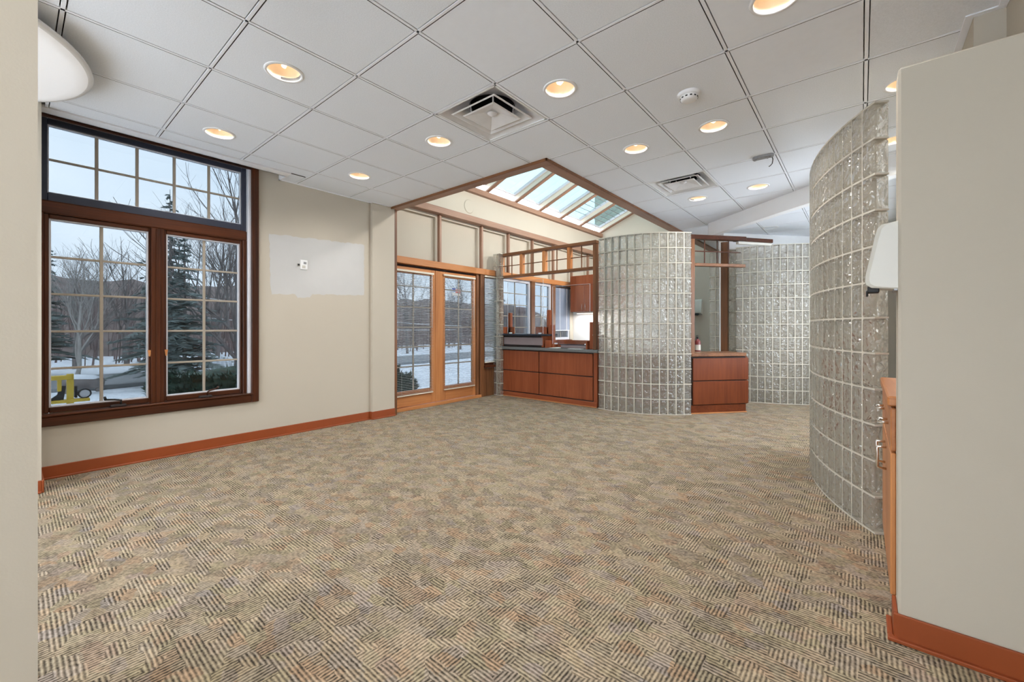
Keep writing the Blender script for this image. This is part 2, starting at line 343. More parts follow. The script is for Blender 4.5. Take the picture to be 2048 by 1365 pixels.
# --- other walls
wr = MB(); wr.box(4.79, 4.92, -2.6, 2.34, 0, 2.96); wr.box(4.68, 4.92, 2.34, 3.9, 0, 2.96); wr.box(4.68, 4.92, 3.9, 8.5, 0, 0.8); wr.box(4.68, 4.92, 3.9, 8.5, 2.35, 2.96); wr.box(4.68, 4.92, 7.3, 8.5, 0.8, 2.35)  # openings hidden behind the glass blocks, added to let daylight in
for y in (4.25, 5.0, 5.75, 6.5): wr.box(4.74, 4.82, y - .03, y + .03, 0.8, 2.35)
wr.build('wall_right', 'wall', kind='structure', label='cream right hand wall stepping in above the partition')
wb = MB(); wb.box(-0.75, 4.92, 8.36, 8.48, 0, 2.96); wb.box(-0.75, 2.02, 8.36, 8.48, 2.96, 4.65)
wb.build('wall_back', 'wall', kind='structure', label='cream back wall rising to the skylight gable')
wrr = MB(); wrr.box(-0.75, -0.10, -2.72, -2.6, 0, 2.96); wrr.box(2.25, 3.0, -2.72, -2.6, 0, 2.96); wrr.box(4.75, 4.92, -2.72, -2.6, 0, 2.96); wrr.box(-0.10, 4.75, -2.72, -2.6, 2.68, 2.96); wrr.box(-0.10, 4.75, -2.72, -2.6, 0, 0.06)  # openings added behind the camera so daylight brightens the room
for x in (0.68, 1.46, 3.58, 4.16): wrr.cbox(x - .03, x + .03, -2.70, -2.62, 0.06, 2.68)
wrr.build('wall_rear', 'wall', kind='structure', label='unseen rear wall with openings added for daylight')
pr = MB(); pr.box(-0.5, -0.14, -2.6, -0.635, 0, 2.96); pr.build('wall_pier', 'wall', kind='structure', label='cream pier at the left edge of the window')
fg = MB(); fg.box(2.3, 2.95, -2.6, -0.7405, 0, 2.96); fg.build('wall_foreground', 'wall', kind='structure', label='near cream wall end along the left picture edge')
pt = MB(); pt.cbox(4.35, 4.80, 1.32, 1.45, 0, 2.108, 0.008); pt.build('wall_partition', 'wall', kind='structure', label='cream low partition in the right foreground')
# unseen roof added over the ceiling void against leaking sky light; skylight shaft
rf = MB(); rf.box(-0.75, 4.92, -2.72, 2.41, 2.96, 3.06); rf.box(2.0, 4.92, 2.41, 8.5, 2.96, 3.06)
rf.build('ceiling_deck', 'white_wall', kind='structure', label='unseen deck blocking sky light above the suspended ceiling')
sh = MB(); sh.box(1.99, 2.09, 2.31, 8.4, HC + 0.01, 4.62)
sh.add([(-0.72, 2.31, HC + .01), (2.0, 2.31, HC + .01), (2.0, 2.31, 4.62), (-0.72, 2.31, 3.45), (-0.72, 2.41, HC + .01), (2.0, 2.41, HC + .01), (2.0, 2.41, 4.62), (-0.72, 2.41, 3.45)],
       [(0, 1, 2, 3), (7, 6, 5, 4), (0, 3, 7, 4), (0, 4, 5, 1), (1, 5, 6, 2), (2, 6, 7, 3)])
sh.build('wall_shaft', 'wall', kind='structure', label='cream lining of the skylight shaft')
# diagonal bulkhead and far soffit
def slab(p, q, th, z0, z1, mb=None):
    p = Vector((*p, 0)); q = Vector((*q, 0)); d = (q - p); L_ = d.length; d.normalize(); nn = Vector((-d.y, d.x, 0))
    m = Matrix(((d.x, nn.x, 0, p.x), (d.y, nn.y, 0, p.y), (0, 0, 1, 0), (0, 0, 0, 1)))
    return (mb or MB()).cbox(0, L_, 0, th, z0, z1, 0.003, mat=m)
slab((2.468, 5.968), (4.67, 4.172), 0.10, 2.53, HC + 0.02).build('trim_1', 'white_wall', kind='structure', label='white diagonal bulkhead under the ceiling')
slab((2.49, 6.80), (3.75, 8.26), 0.12, 2.46, HC + 0.02).build('trim_2', 'white_wall', kind='structure', label='white soffit above the rear glass blocks')

# --- baseboards
def base(name, boxes, label):
    m = MB()
    for b in boxes: m.cbox(*b, c=0.003)
    return m.build(name, 'base', kind='structure', label=label)
base('baseboard_left', [(-0.5, -0.488, -0.64, 2.13, 0, 0.098), (-0.5, -0.474, -0.64, 2.13, 0, 0.014), (-0.456, -0.444, 2.13, 2.457, 0, 0.098), (-0.456, -0.430, 2.13, 2.457, 0, 0.014), (-0.49, -0.444, 2.118, 2.13, 0, 0.098)], 'brown rubber baseboard below the big window')
base('baseboard_pier', [(-0.141, -0.128, -2.6, -0.635, 0, 0.088), (-0.141, -0.114, -2.6, -0.635, 0, 0.014), (-0.49, -0.128, -0.635, -0.623, 0, 0.088)], 'brown rubber baseboard on the left pier')
base('baseboard_partition', [(4.337, 4.80, 1.307, 1.32, 0, 0.098), (4.32, 4.80, 1.29, 1.32, 0, 0.014), (4.337, 4.35, 1.3205, 1.45, 0, 0.098), (4.32, 4.3365, 1.3205, 1.45, 0, 0.014)], 'brown rubber baseboard around the right partition')
base('baseboard_foreground', [(2.95, 2.962, -2.6, -0.7405, 0, 0.098)], 'brown rubber baseboard on the near wall end')
# painted patch on the left wall
pm = MB(); random.seed(4)
pts = []
for k in range(41): pts.append((0.955 + 1.085 * k / 40, 2.135 + 0.045 * k / 40 + random.uniform(-.008, .008)))
for k in range(20): pts.append((2.045 + random.uniform(-.006, .006), 2.17 - 0.61 * k / 19))
for k in range(41): pts.append((2.04 - 1.06 * k / 40, 1.555 - 0.05 * k / 40 - (0.035 if 24 < k < 31 else 0) + random.uniform(-.006, .006)))
for k in range(20): pts.append((0.975 + random.uniform(-.006, .006) - 0.02 * k / 19, 1.52 + 0.60 * k / 19))
pm.extrude([(-0.5, y, z) for y, z in pts], (0.0012, 0, 0)); pm.build('unpainted_patch', 'patch', wall_left, label='pale unpainted rectangle left on the cream wall')

# ================================================================== CEILING
ceiling = thing('ceiling', (2.0, 2.0, HC), kind='structure', label='suspended grid ceiling of square grey tiles')
DL = [(0.305, 1.52, 'recessed downlight second from the window wall in the nearest row'), (0.31, 0.26, 'recessed downlight closest to the window frame'),
      (1.54, 1.512, 'recessed downlight just left of the large ceiling air diffuser'), (1.54, 0.262, 'recessed downlight nearest the wall column'),
      (1.541, 2.724, 'recessed downlight just right of the large ceiling air diffuser'), (2.738, 3.36, 'recessed downlight beside the smoke detector'),
      (2.744, 2.725, 'recessed downlight between the skylight corner and the smoke detector'), (4.555, 3.363, 'recessed downlight in front of the diagonal bulkhead, right of a pair'),
      (4.568, 2.718, 'recessed downlight beside the small far air diffuser'), (1.565, 3.93, 'recessed downlight cut by the top picture edge'),
      (2.90, 4.462, 'recessed downlight half hidden behind the right partition'), (6.86, 3.15, 'recessed downlight beyond the diagonal bulkhead'),
      (3.96, 4.455, 'added fill downlight hidden behind the right curved glass blocks')]  # last one is added to brighten the glass blocks from behind
FILL_DL = [(-0.92, 3.93), (-0.92, 1.52)]  # unseen downlights added to brighten the room
DIFF = {(2, 3): 'large stepped square air diffuser in front of the skylight', (6, 4): 'small looking square air diffuser near the skylight side'}
SMOOTH = {(1, 4), (3, 6), (2, 6)}
G = 0.0136
meshcache = {}
def tile_mesh(w, d, hole, mat):
    key = (round(w, 3), round(d, 3), None if hole is None else (round(hole[0], 2), round(hole[1], 2)), mat)
    if key in meshcache: return meshcache[key]
    mb = MB()
    if hole is None: mb.box(0, w, 0, d, 0, 0.016)
    else:
        hx, hy = hole; n = 32; rr = 0.094; inner = []; outer = []
        corners = [math.atan2(y - hy, x - hx) for x, y in ((0, 0), (w, 0), (w, d), (0, d))]
        angs = [2 * math.pi * k / n - math.pi for k in range(n)]
        for c in corners:
            j = min(range(n), key=lambda i: abs(angs[i] - c)); angs[j] = c
        angs.sort()
        for a in angs:
            dx, dy = math.cos(a), math.sin(a); t = 1e9
            if dx > 1e-9: t = min(t, (w - hx) / dx)
            if dx < -1e-9: t = min(t, -hx / dx)
            if dy > 1e-9: t = min(t, (d - hy) / dy)
            if dy < -1e-9: t = min(t, -hy / dy)
            inner.append((hx + rr * dx, hy + rr * dy)); outer.append((hx + t * dx, hy + t * dy))
        vs = [(x, y, 0) for x, y in inner] + [(x, y, 0) for x, y in outer] + [(x, y, .016) for x, y in inner] + [(x, y, .016) for x, y in outer]
        fs = []
        for k in range(n):
            j = (k + 1) % n
            fs += [(k, j, n + j, n + k), (2 * n + k, 3 * n + k, 3 * n + j, 2 * n + j), (k, 2 * n + k, 2 * n + j, j), (n + k, n + j, 3 * n + j, 3 * n + k)]
        mb.add(vs, fs)
    me = mb.mesh('ceiling_tile', mat); me.materials.append(M['tile_gap_shade'])
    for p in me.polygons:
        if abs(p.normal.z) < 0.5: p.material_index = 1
    meshcache[key] = me; return me
def rects(x0, x1, y0, y1):
    """cell minus skylight opening, window pocket and walls"""
    out = [(max(x0, -0.5), min(x1, 4.79), max(y0, -2.6), min(y1, 8.36))]
    for hx0, hx1, hy0, hy1 in ((-9, 2.0, 2.4386, 9), (-9, -0.21, -0.64, 1.05), (4.68, 9, 2.34, 9), (-9, -0.14, -9, -0.635), (2.3, 2.95, -9, -0.7405)):
        nxt = []
        for a, b, c, d in out:
            if b <= hx0 or a >= hx1 or d <= hy0 or c >= hy1: nxt.append((a, b, c, d)); continue
            if a < hx0: nxt.append((a, hx0, c, d))
            if b > hx1: nxt.append((hx1, b, c, d))
            if c < hy0: nxt.append((max(a, hx0), min(b, hx1), c, hy0))
            if d > hy1: nxt.append((max(a, hx0), min(b, hx1), hy1, d))
        out = nxt
    return [q for q in out if q[1] - q[0] > 0.04 and q[3] - q[2] > 0.04]
alldl = [(x, y) for y, x, _ in DL] + [(x, y) for y, x in FILL_DL]
for u in range(-5, 14):
    for v in range(-1, 8):
        if (u, v) in DIFF: continue
        if (u, v) == (3, 7):
            MB().prism([(4.267 + G, 1.829 + G), (4.79 - G, 1.829 + G), (4.79 - G, 2.34 - G), (4.68 - G, 2.34 - G), (4.68 - G, 2.438 - G), (4.267 + G, 2.438 - G)], HC, HC + .016).build('ceiling_tile', 'tile', ceiling); continue
        for a, b, c, d in rects(v * T, (v + 1) * T, u * T, (u + 1) * T):
            a += G; b -= G; c += G; d -= G
            hole = None
            for x, y in alldl:
                if a + .1 < x < b - .1 and c + .1 < y < d - .1: hole = (x - a, y - c)
            o = link('ceiling_tile', tile_mesh(b - a, d - c, hole, 'tile_smooth' if (u, v) in SMOOTH else 'tile'), ceiling, loc=Vector((a, c, HC)) - Vector((2.0, 2.0, HC)))
def tee(x0, x1, y0, y1): return MB().cbox(x0, x1, y0, y1, HC - 0.001, HC + 0.013, 0.001).build('ceiling_tee', 'tee', ceiling)
tw = 0.0085
for v in range(0, 8):
    x = v * T
    segs = [(-2.6, 8.36)] if x > 2.0 else [(-2.6, 2.41)]
    if 2.3 < x < 2.95: segs = [(-0.74, 8.36)]
    if x > 4.68: segs = [(-2.6, 2.34)]
    for a, b in segs: tee(x - tw, x + tw, a, b)
for u in range(-4, 14):
    y = u * T
    x0 = -0.5; x1 = 4.79 if y < 2.34 else 4.68
    if y < -0.635: x0 = -0.14
    elif y < 1.05: x0 = -0.21
    if y > 2.41: x0 = 2.0
    if y < -0.7405:
        tee(x0, 2.3, y - tw, y + tw); tee(2.95, x1, y - tw, y + tw)
    else: tee(x0, x1, y - tw, y + tw)
# wall angles
def angle(x0, x1, y0, y1): MB().cbox(x0, x1, y0, y1, HC - 0.006, HC + 0.012, 0.001).build('wall_angle', 'tee', ceiling)
angle(-0.5, -0.478, 1.05, 2.13); angle(-0.456, -0.44, 2.13, 2.41); angle(-0.5, -0.456, 2.105, 2.13); angle(-0.5, -0.29, 1.05, 1.072)
angle(4.758, 4.79, -2.6, 2.308); angle(4.648, 4.68, 2.308, 8.36); angle(4.68, 4.79, 2.308, 2.34)
# lined pocket over the window
pk = MB(); pk.box(-0.33, -0.214, -0.64, 1.06, HC - 0.006, HC + 0.02); pk.box(-0.33, -0.32, -0.64, 1.05, HC - 0.006, 2.95); pk.box(-0.5, -0.3, 1.05, 1.06, HC + 0.013, 2.95); pk.box(-0.4995, -0.3, -0.64, 1.05, 2.94, 2.955); pk.box(-0.4998, -0.497, -0.64, 1.05, 2.778, 2.945)
pk.build('window_pocket', 'bright', ceiling)

# downlights
def downlight(x, y, label, dim=1.0, lamp=True):
    t = thing('recessed_downlight', (x, y, HC), label, 'downlight', 'recessed ceiling downlights')
    MB().lathe([(0.092, 0.0), (0.094, -0.006), (0.108, -0.005), (0.112, 0.0015), (0.094, 0.0035)], (x, y, HC)).build('trim_ring', 'white', t)
    MB().lathe([(0.093, -0.002), (0.093, 0.05), (0.075, 0.13)], (x, y, HC)).disc((x, y, HC + 0.13), 0.075).build('reflector', 'peach', t)
    bl = MB()
    for s in (-1, 1):
        bl.tube([(x + s * 0.016, y, HC + 0.13), (x + s * 0.016, y, HC + 0.045)], 0.0115, 8)
    bl.tube([(x - 0.016, y, HC + 0.045), (x, y, HC + 0.034), (x + 0.016, y, HC + 0.045)], 0.0105, 8)
    bl.build('lamp', 'bulb', t)
    if lamp:
        ld = bpy.data.lights.new('downlight_beam', 'SPOT'); ld.energy = LAMP_W * dim; ld.color = LAMP_COL; ld.spot_size = R(150); ld.spot_blend = 0.9; ld.shadow_soft_size = 0.05
        lo = bpy.data.objects.new('downlight_beam', ld); COL.objects.link(lo); lo.parent = t; lo.location = (0, 0, 0.02)
    return t
for y, x, lab in DL: downlight(x, y, lab)
for (y, x), lab in zip(FILL_DL, ('added fill downlight behind the camera', 'added fill downlight beside the round dish light')): downlight(x, y, lab)

# air diffusers
def diffuser(u, v, label):
    x0, y0 = v * T + G, u * T + G; w = T - 2 * G; cx, cyy = x0 + w / 2, y0 + w / 2
    t = thing('air_diffuser', (cx, cyy, HC), label, 'air vent', 'square ceiling air diffusers')
    n = 32; rr = 0.17; inner = []; outer = []
    for k in range(n):
        a = 2 * math.pi * k / n + math.pi / n * 0
        dx, dy = math.cos(a), math.sin(a); s = (w / 2) / max(abs(dx), abs(dy)); outer.append((cx + s * dx, cyy + s * dy)); inner.append((cx + rr * dx, cyy + rr * dy))
    mid = [((o[0] * .35 + i[0] * .65), (o[1] * .35 + i[1] * .65)) for o, i in zip(outer, inner)]
    vs = [(*p, HC) for p in outer] + [(*p, HC + 0.05) for p in mid] + [(*p, HC + 0.075) for p in inner]
    fs = [(r * n + k, r * n + (k + 1) % n, (r + 1) * n + (k + 1) % n, (r + 1) * n + k) for r in (0, 1) for k in range(n)]
    MB().add(vs, fs, True).build('pan', 'silver', t)
    fr = MB()
    for a, b, c, d in ((x0, x0 + w, y0, y0 + .014), (x0, x0 + w, y0 + w - .014, y0 + w), (x0, x0 + .014, y0, y0 + w), (x0 + w - .014, x0 + w, y0, y0 + w)): fr.cbox(a, b, c, d, HC - 0.001, HC + 0.006, 0.001)
    fr.build('frame', 'white', t)
    MB().lathe([(0.17, 0.07), (0.17, 0.2)], (cx, cyy, HC)).disc((cx, cyy, HC + 0.2), 0.17).build('duct_neck', 'black', t)
    def pyr(name, half, top, z0, z1, hole=None):
        mb = MB(); q = lambda h, z: [(cx - h, cyy - h, z), (cx + h, cyy - h, z), (cx + h, cyy + h, z), (cx - h, cyy + h, z)]
        vs = q(half, z0) + q(half - 0.012, z0 - 0.004) + q(top, z1)
        fs = [(r * 4 + k, r * 4 + (k + 1) % 4, (r + 1) * 4 + (k + 1) % 4, (r + 1) * 4 + k) for r in (0, 1) for k in range(4)]
        if hole is None: fs.append((8, 9, 10, 11))
        mb.add(vs, fs); return mb.build(name, 'silver', t)
    pyr('outer_cone', 0.215, 0.145, HC + 0.004, HC + 0.045, 1)
    ic = pyr('inner_cone', 0.155, 0.045, HC - 0.004, HC + 0.030)
    MB().lathe([(0.0, -0.003), (0.007, -0.002), (0.03, 0.012), (0.036, 0.02)], (cx, cyy, HC + 0.004)).build('screw_boss', 'silver', ic)
    for a in (R(45), R(135), R(225), R(315)):
        MB().tube([(cx + .15 * math.cos(a), cyy + .15 * math.sin(a), HC + .02), (cx + .165 * math.cos(a), cyy + .165 * math.sin(a), HC + .10)], 0.006, 6).build('hanger', 'silver', t)
for (u, v), lab in DIFF.items(): diffuser(u, v, lab)

# smoke detector
x, y = 3.356, 2.146
t = thing('smoke_detector', (x, y, HC), 'round white smoke detector on a ceiling tile', 'smoke detector')
MB().lathe([(0.074, 0.004), (0.074, -0.012), (0.066, -0.02), (0.052, -0.022)], (x, y, HC)).build('base_plate', 'white', t)
MB().lathe([(0.056, -0.02), (0.054, -0.036), (0.044, -0.046), (0.03, -0.049), (0.0, -0.05)], (x, y, HC)).build('dome', 'white', t)
sl = MB()
for k in range(12):
    a = 2 * math.pi * k / 12; m = Matrix.Translation((x, y, HC)) @ Matrix.Rotation(a, 4, 'Z'); sl.cbox(0.0525, 0.0565, -0.007, 0.007, -0.036, -0.028, 0.001, mat=m)
sl.build('vent_slot', 'black', t)
# empty sign bracket with dangling wire
t = thing('sign_bracket', (3.56, 3.63, HC), 'bare grey metal sign bracket with a dangling wire', 'bracket')
br = MB(); poly = [(3.468 + .03 * (1 - math.cos(a)), 3.63 - .03 * math.sin(a)) for a in [R(-90 + 18 * k) for k in range(11)]]
pp = [(3.47 + 0.03 + .03 * math.cos(R(a)), 3.63 + .03 * math.sin(R(a))) for a in range(90, 271, 18)] + [(3.61 + .03 * math.cos(R(a)), 3.63 + .03 * math.sin(R(a))) for a in range(-90, 91, 18)]
br.prism(pp, HC - 0.022, HC); br.build('plate', 'bracket', t)
for xx in (3.49, 3.59, 3.62): MB().lathe([(0.012, 0), (0.012, -0.007), (0.007, -0.011), (0.0, -0.011)], (xx, 3.63, HC - .022), 12).build('knob', 'bracket', t)
MB().tube([(3.625, 3.63, HC - .02), (3.632, 3.632, HC - .05), (3.626, 3.64, HC - .085), (3.61, 3.645, HC - .10), (3.598, 3.648, HC - .104)], 0.004, 6).build('wire', 'black', t)
# big round dish lamp at the left
cx, cyy = 0.61, -1.23
t = thing('ceiling_dish_light', (cx, cyy, 2.62), 'large round white dish light under the ceiling at the left edge', 'ceiling light')
MB().lathe([(0.0, -0.045), (0.25, -0.038), (0.5, -0.022), (0.70, -0.004), (0.755, 0.008), (0.77, 0.022)], (cx, cyy, 2.62), 96).build('bowl', 'dish', t)
MB().lathe([(0.755, 0.010), (0.775, 0.014), (0.782, 0.026), (0.775, 0.038), (0.74, 0.045), (0.3, 0.05), (0.0, 0.05)], (cx, cyy, 2.62), 96).build('rim', 'white', t)
for k in range(3):
    a = 2 * math.pi * k / 3; MB().tube([(cx + .4 * math.cos(a), cyy + .4 * math.sin(a), 2.66), (cx + .4 * math.cos(a), cyy + .4 * math.sin(a), HC)], 0.008, 8).build('stem', 'white', t)

# ================================================================== SKYLIGHT
tr_ = thing('trim_3', (1.0, 2.47, HC), kind='structure', label='brown wood border around the skylight opening')
CB(-0.51, 2.0, 2.41, 2.53, HC - 0.018, HC + 0.03).build('border_board', 'sky_x', tr_)
CB(1.865, 2.0, 2.53, 8.36, HC - 0.018, HC + 0.03).build('border_board', 'sky_y', tr_)
ed = MB(); ed.cbox(-0.51, 2.012, 2.398, 2.412, HC - 0.026, HC + 0.003, 0.002); ed.cbox(1.998, 2.012, 2.398, 8.36, HC - 0.026, HC + 0.003, 0.002); ed.build('edge_bead', 'frame_x', tr_)
ly = MB(); ly.box(1.865, 1.99, 2.53, 8.36, HC + .03, HC + .05); ly.box(-0.6, 2.0, 2.41, 2.53, HC + .03, HC + .05); ly.build('lining', 'wall', tr_)
CB(-0.62, -0.46, 2.456, 2.50, 0, 2.86).build('corner_post', 'frame_z', tr_)
skl = thing('window_5', (-0.6, 5.4, 3.33), kind='structure', label='sloping skylight with wooden rafters above the reception')
SL = 0.40; th = math.atan(SL); ca, sa = math.cos(th), math.sin(th)
def slope(y): return Matrix.Translation((-0.6, y, 3.42)) @ Matrix.Rotation(-th, 4, 'Y')
CB(-0.70, -0.53, 2.41, 8.36, 3.325, 3.415, c=0.006).build('sill_beam', 'sky_y', skl)
LEN = 2.62 / ca + 0.05
RY = [2.46, 3.6, 4.36, 5.12, 5.86, 6.6, 7.4, 8.32]
RY = [2.46, 2.86, 3.61, 4.36, 5.12, 5.86, 6.60, 7.40, 8.32]
for y in RY:
    MB().cbox(0, LEN, -0.03, 0.03, 0.015, 0.17, 0.003, mat=slope(y)).build('rafter', 'headrail', skl)
    MB().cbox(0.02, LEN, -0.036, 0.036, -0.004, 0.022, 0.003, mat=slope(y)).build('rafter_cap', 'sky_x', skl)
for a, b in zip(RY[:-1], RY[1:]):
    MB().box(0.02, LEN, a + .03, b - .03, 0.150, 0.156, mat=slope(0)).build('pane', 'skypane', skl)
    MB().cbox(0.06, 0.085, a + .03, b - .03, 0.10, 0.152, 0.003, mat=slope(0)).build('pane_frame', 'sashwhite', skl)
    MB().cbox(0.06, LEN, b - .055, b - .03, 0.10, 0.152, 0.003, mat=slope(0)).build('pane_frame', 'sashwhite', skl)
# drawn pleated blinds on some skylight panes: thin cords
cd = MB()
for a, b, n in ((6.60, 7.40, 9), (7.40, 8.32, 11), (3.61, 4.36, 3)):
    for k in range(n):
        s = 0.25 + (0.13 if n > 5 else 0.5) * k; cd.cbox(s, s + 0.012, a + .04, b - .06, 0.12, 0.128, 0.002, mat=slope(0))
cd.build('glazing_wire', 'bracket', skl)

# unseen fill lamps added on the shaft wall to brighten bay wall and office
for k, (y, lab) in enumerate(((3.3, 'nearest added fill lamp high inside the skylight shaft'), (5.1, 'middle added fill lamp high inside the skylight shaft'), (6.9, 'farthest added fill lamp high inside the skylight shaft'))):
    t = thing('shaft_fill_lamp', (1.99, y, 3.35), lab, 'fill lamp', 'added fill lamps in the skylight shaft')
    CB(1.955, 1.99, y - .05, y + .05, 3.30, 3.40).build('bracket', 'white', t); MB().tube([(1.97, y, 3.35), (1.90, y, 3.34), (1.80, y, 3.31)], [.03, .055, .06], 16).build('housing', 'white', t)
    ld = bpy.data.lights.new('shaft_fill_beam', 'SPOT'); ld.energy = FILL_W * (1.0, 1.35, 1.8)[k]; ld.color = LAMP_COL; ld.spot_size = R(140); ld.spot_blend = 0.8; ld.shadow_soft_size = 0.06
    lo = bpy.data.objects.new('shaft_fill_beam', ld); COL.objects.link(lo); lo.parent = t; lo.location = (-0.22, 0, -0.045); lo.rotation_euler = (0, R(72), 0)

# ================================================================== BIG WINDOW
win = thing('window_1', (-0.5, 0.08, 0.4), kind='structure', label='large dark wood window with top light over two casements')
CB(-0.5, -0.472, 0.785, 0.852, 0.40, 2.775).build('casing', 'win_z', win)
CB(-0.5, -0.472, -0.70, 0.785, 0.40, 0.475, c=0.006).build('casing', 'win_y', win)
CB(-0.5, -0.478, -0.70, 0.785, 2.745, 2.778).build('casing', 'win_y', win)
CB(-0.62, -0.46, -0.70, 0.80, 0.474, 0.492, c=0.005).build('stool', 'win_y', win)
CB(-0.66, -0.49, 0.758, 0.787, 0.45, 2.76).build('jamb', 'sashwhite', win)
CB(-0.64, -0.52, 0.722, 0.758, 0.48, 2.03).build('jamb', 'win_z', win); CB(-0.64, -0.52, -0.70, -0.612, 0.48, 2.03).build('jamb', 'win_z', win)
CB(-0.64, -0.515, -0.70, 0.76, 2.025, 2.125, c=0.01).build('transom_bar', 'win_y', win)
CB(-0.64, -0.51, 0.012, 0.105, 0.48, 2.03, c=0.006).build('mullion', 'win_z', win)
CB(-0.505, -0.498, 0.045, 0.075, 0.49, 2.02).build('mullion_strip', 'win_z', win)
# top light
for b in ((-0.60, -0.54, -0.70, -0.592, 2.125, 2.76), (-0.60, -0.54, 0.715, 0.76, 2.125, 2.76), (-0.60, -0.54, -0.592, 0.715, 2.125, 2.19), (-0.60, -0.54, -0.592, 0.715, 2.715, 2.76)):
    CB(*b).build('sash', 'navy', win)
for a, b in ((-0.592, -0.584), (0.707, 0.715)): CB(-0.595, -0.555, a, b, 2.19, 2.715, c=.001).build('weatherstrip', 'sashwhite', win)
for a, b in ((2.19, 2.197), (2.708, 2.715)): CB(-0.595, -0.555, -0.584, 0.707, a, b, c=.001).build('weatherstrip', 'sashwhite', win)
def glazing(parent, y0, y1, z0, z1, ys, zs, x=-0.58, bw=0.011, mat='muntin', pane='pane'):
    Y = [y0] + list(ys) + [y1]; Z = [z0] + list(zs) + [z1]
    for y in ys: CB(x - .009, x + .009, y - bw, y + bw, z0, z1, c=.003).build('muntin', mat, parent)
    for z in zs: CB(x - .008, x + .008, y0, y1, z - bw * .8, z + bw * .8, c=.003).build('muntin', mat, parent)
    for a, b in zip(Y[:-1], Y[1:]):
        for c, d in zip(Z[:-1], Z[1:]): B(x - .002, x + .002, a, b, c, d).build('pane', pane, parent)
glazing(win, -0.584, 0.707, 2.197, 2.708, (-0.32, -0.07, 0.186, 0.45), (2.452,))
for y0, y1, name in ((-0.612, 0.012, 'l'), (0.105, 0.722, 'r')):
    g0, g1 = (-0.577, -0.007) if name == 'l' else (0.130, 0.693)
    sa_ = thing('casement', (-0.56, (y0 + y1) / 2, 0.5)); sa_.parent = win; sa_.location = Vector((-0.56, (y0 + y1) / 2, 0.5)) - wloc(win)
    fr = 'sashwhite' if name == 'l' else 'win_z'
    for b, mt in (((-0.595, -0.535, y0, g0 - .008, 0.495, 2.025), 'win_z'), ((-0.595, -0.535, g1 + .008, y1, 0.495, 2.025), 'win_z'), ((-0.595, -0.535, g0 - .008, g1 + .008, 0.495, 0.535), 'win_y'), ((-0.595, -0.535, g0 - .008, g1 + .008, 1.992, 2.025), 'win_y')):
        CB(*b).build('sash_rail', mt, sa_)
    ws = MB(); ws.cbox(-0.59, -0.548, g0 - .008, g0 + .004, .535, 1.992, .001); ws.cbox(-0.59, -0.548, g1 - .004, g1 + .008, .535, 1.992, .001); ws.cbox(-0.59, -0.548, g0, g1, .535, .546, .001); ws.cbox(-0.59, -0.548, g0, g1, 1.98, 1.992, .001)
    ws.build('weatherstrip', 'sashwhite', sa_)
    glazing(sa_, g0, g1, 0.54, 1.985, ((g0 + g1) / 2,), (0.832, 1.121, 1.412, 1.70))
    # crank operator on the stool
    yc = (g0 + g1) / 2 + (0.10 if name == 'l' else 0.0); dd = -1 if name == 'l' else 1
    CB(-0.535, -0.485, yc - .055, yc + .045, 0.492, 0.512, c=.005).build('crank_base', 'gap', sa_)
    MB().tube([(-0.51, yc + .01, .51), (-0.50, yc + .012, .545), (-0.498, yc + dd * .03, .556), (-0.497, yc + dd * .09, .57 if dd > 0 else .562)], .0075, 8).tube([(-0.497, yc + dd * .085, .572 if dd > 0 else .562), (-0.478, yc + dd * .09, .585)], .009, 8).build('crank_handle', 'black' if name == 'l' else 'win_y', sa_)
    yl = -0.0 + .0 if name == 'l' else 0.115
    MB().extrude([(-0.535, (0.004 if name == 'l' else .118) - .012, .955), (-0.535, (0.004 if name == 'l' else .118) + .012, .955), (-0.535, (0.004 if name == 'l' else .118) + .004, .90), (-0.535, (0.004 if name == 'l' else .118) - .004, .90)], (0.018, 0, 0)).build('sash_lock', 'door_z', sa_)

# ================================================================== GLAZED DOORS AND BAY WINDOWS
def french_door(name, y0, y1, g0, g1, label, lockside):
    d = thing(name, (-0.64, (y0 + y1) / 2, 0.02), kind='structure', label=label)
    CB(-0.665, -0.62, y0, g0, 0.05, 2.0).build('stile', 'door_z', d); CB(-0.665, -0.62, g1, y1, 0.05, 2.0).build('stile', 'door_z', d)
    CB(-0.665, -0.62, g0, g1, 0.05, 0.265).build('rail', 'door_y', d); CB(-0.665, -0.62, g0, g1, 1.915, 2.0).build('rail', 'door_y', d)
    glazing(d, g0, g1, 0.265, 1.915, ((g0 + g1) / 2,), (0.602, 0.88, 1.158, 1.444, 1.738), x=-0.645, bw=0.012)
    return d
french_door('door_1', 2.505, 3.285, 2.58, 3.205, 'glazed wooden door next to the wall column', 1)
d2 = french_door('door_2', 3.29, 4.125, 3.47, 4.055, 'glazed wooden door with a small flag sticker', 0)
CB(-0.622, -0.612, 3.275, 3.30, 0.05, 2.0).build('astragal', 'door_z', d2)
jb = MB(); jb.cbox(-0.70, -0.60, 4.13, 4.185, 0, 2.04, .004); jb.cbox(-0.70, -0.585, 4.205, 4.29, 0, 2.04, .004)
jb.build('trim_4', 'frame_z', kind='structure', label='brown wood jamb right of the glazed doors')
B(-0.72, -0.668, 4.18, 4.21, 0, 2.04).build('trim_5', 'gap', kind='structure', label='dark reveal in the door jamb')
CB(-0.70, -0.575, 2.46, 4.22, 0, 0.045, c=.004).build('trim_6', 'door_y', kind='structure', label='light wooden threshold under the glazed doors')
B(-0.69, -0.66, 2.48, 4.13, 2.0, 2.04).build('trim_7', 'gap', kind='structure', label='dark gap over the glazed doors')
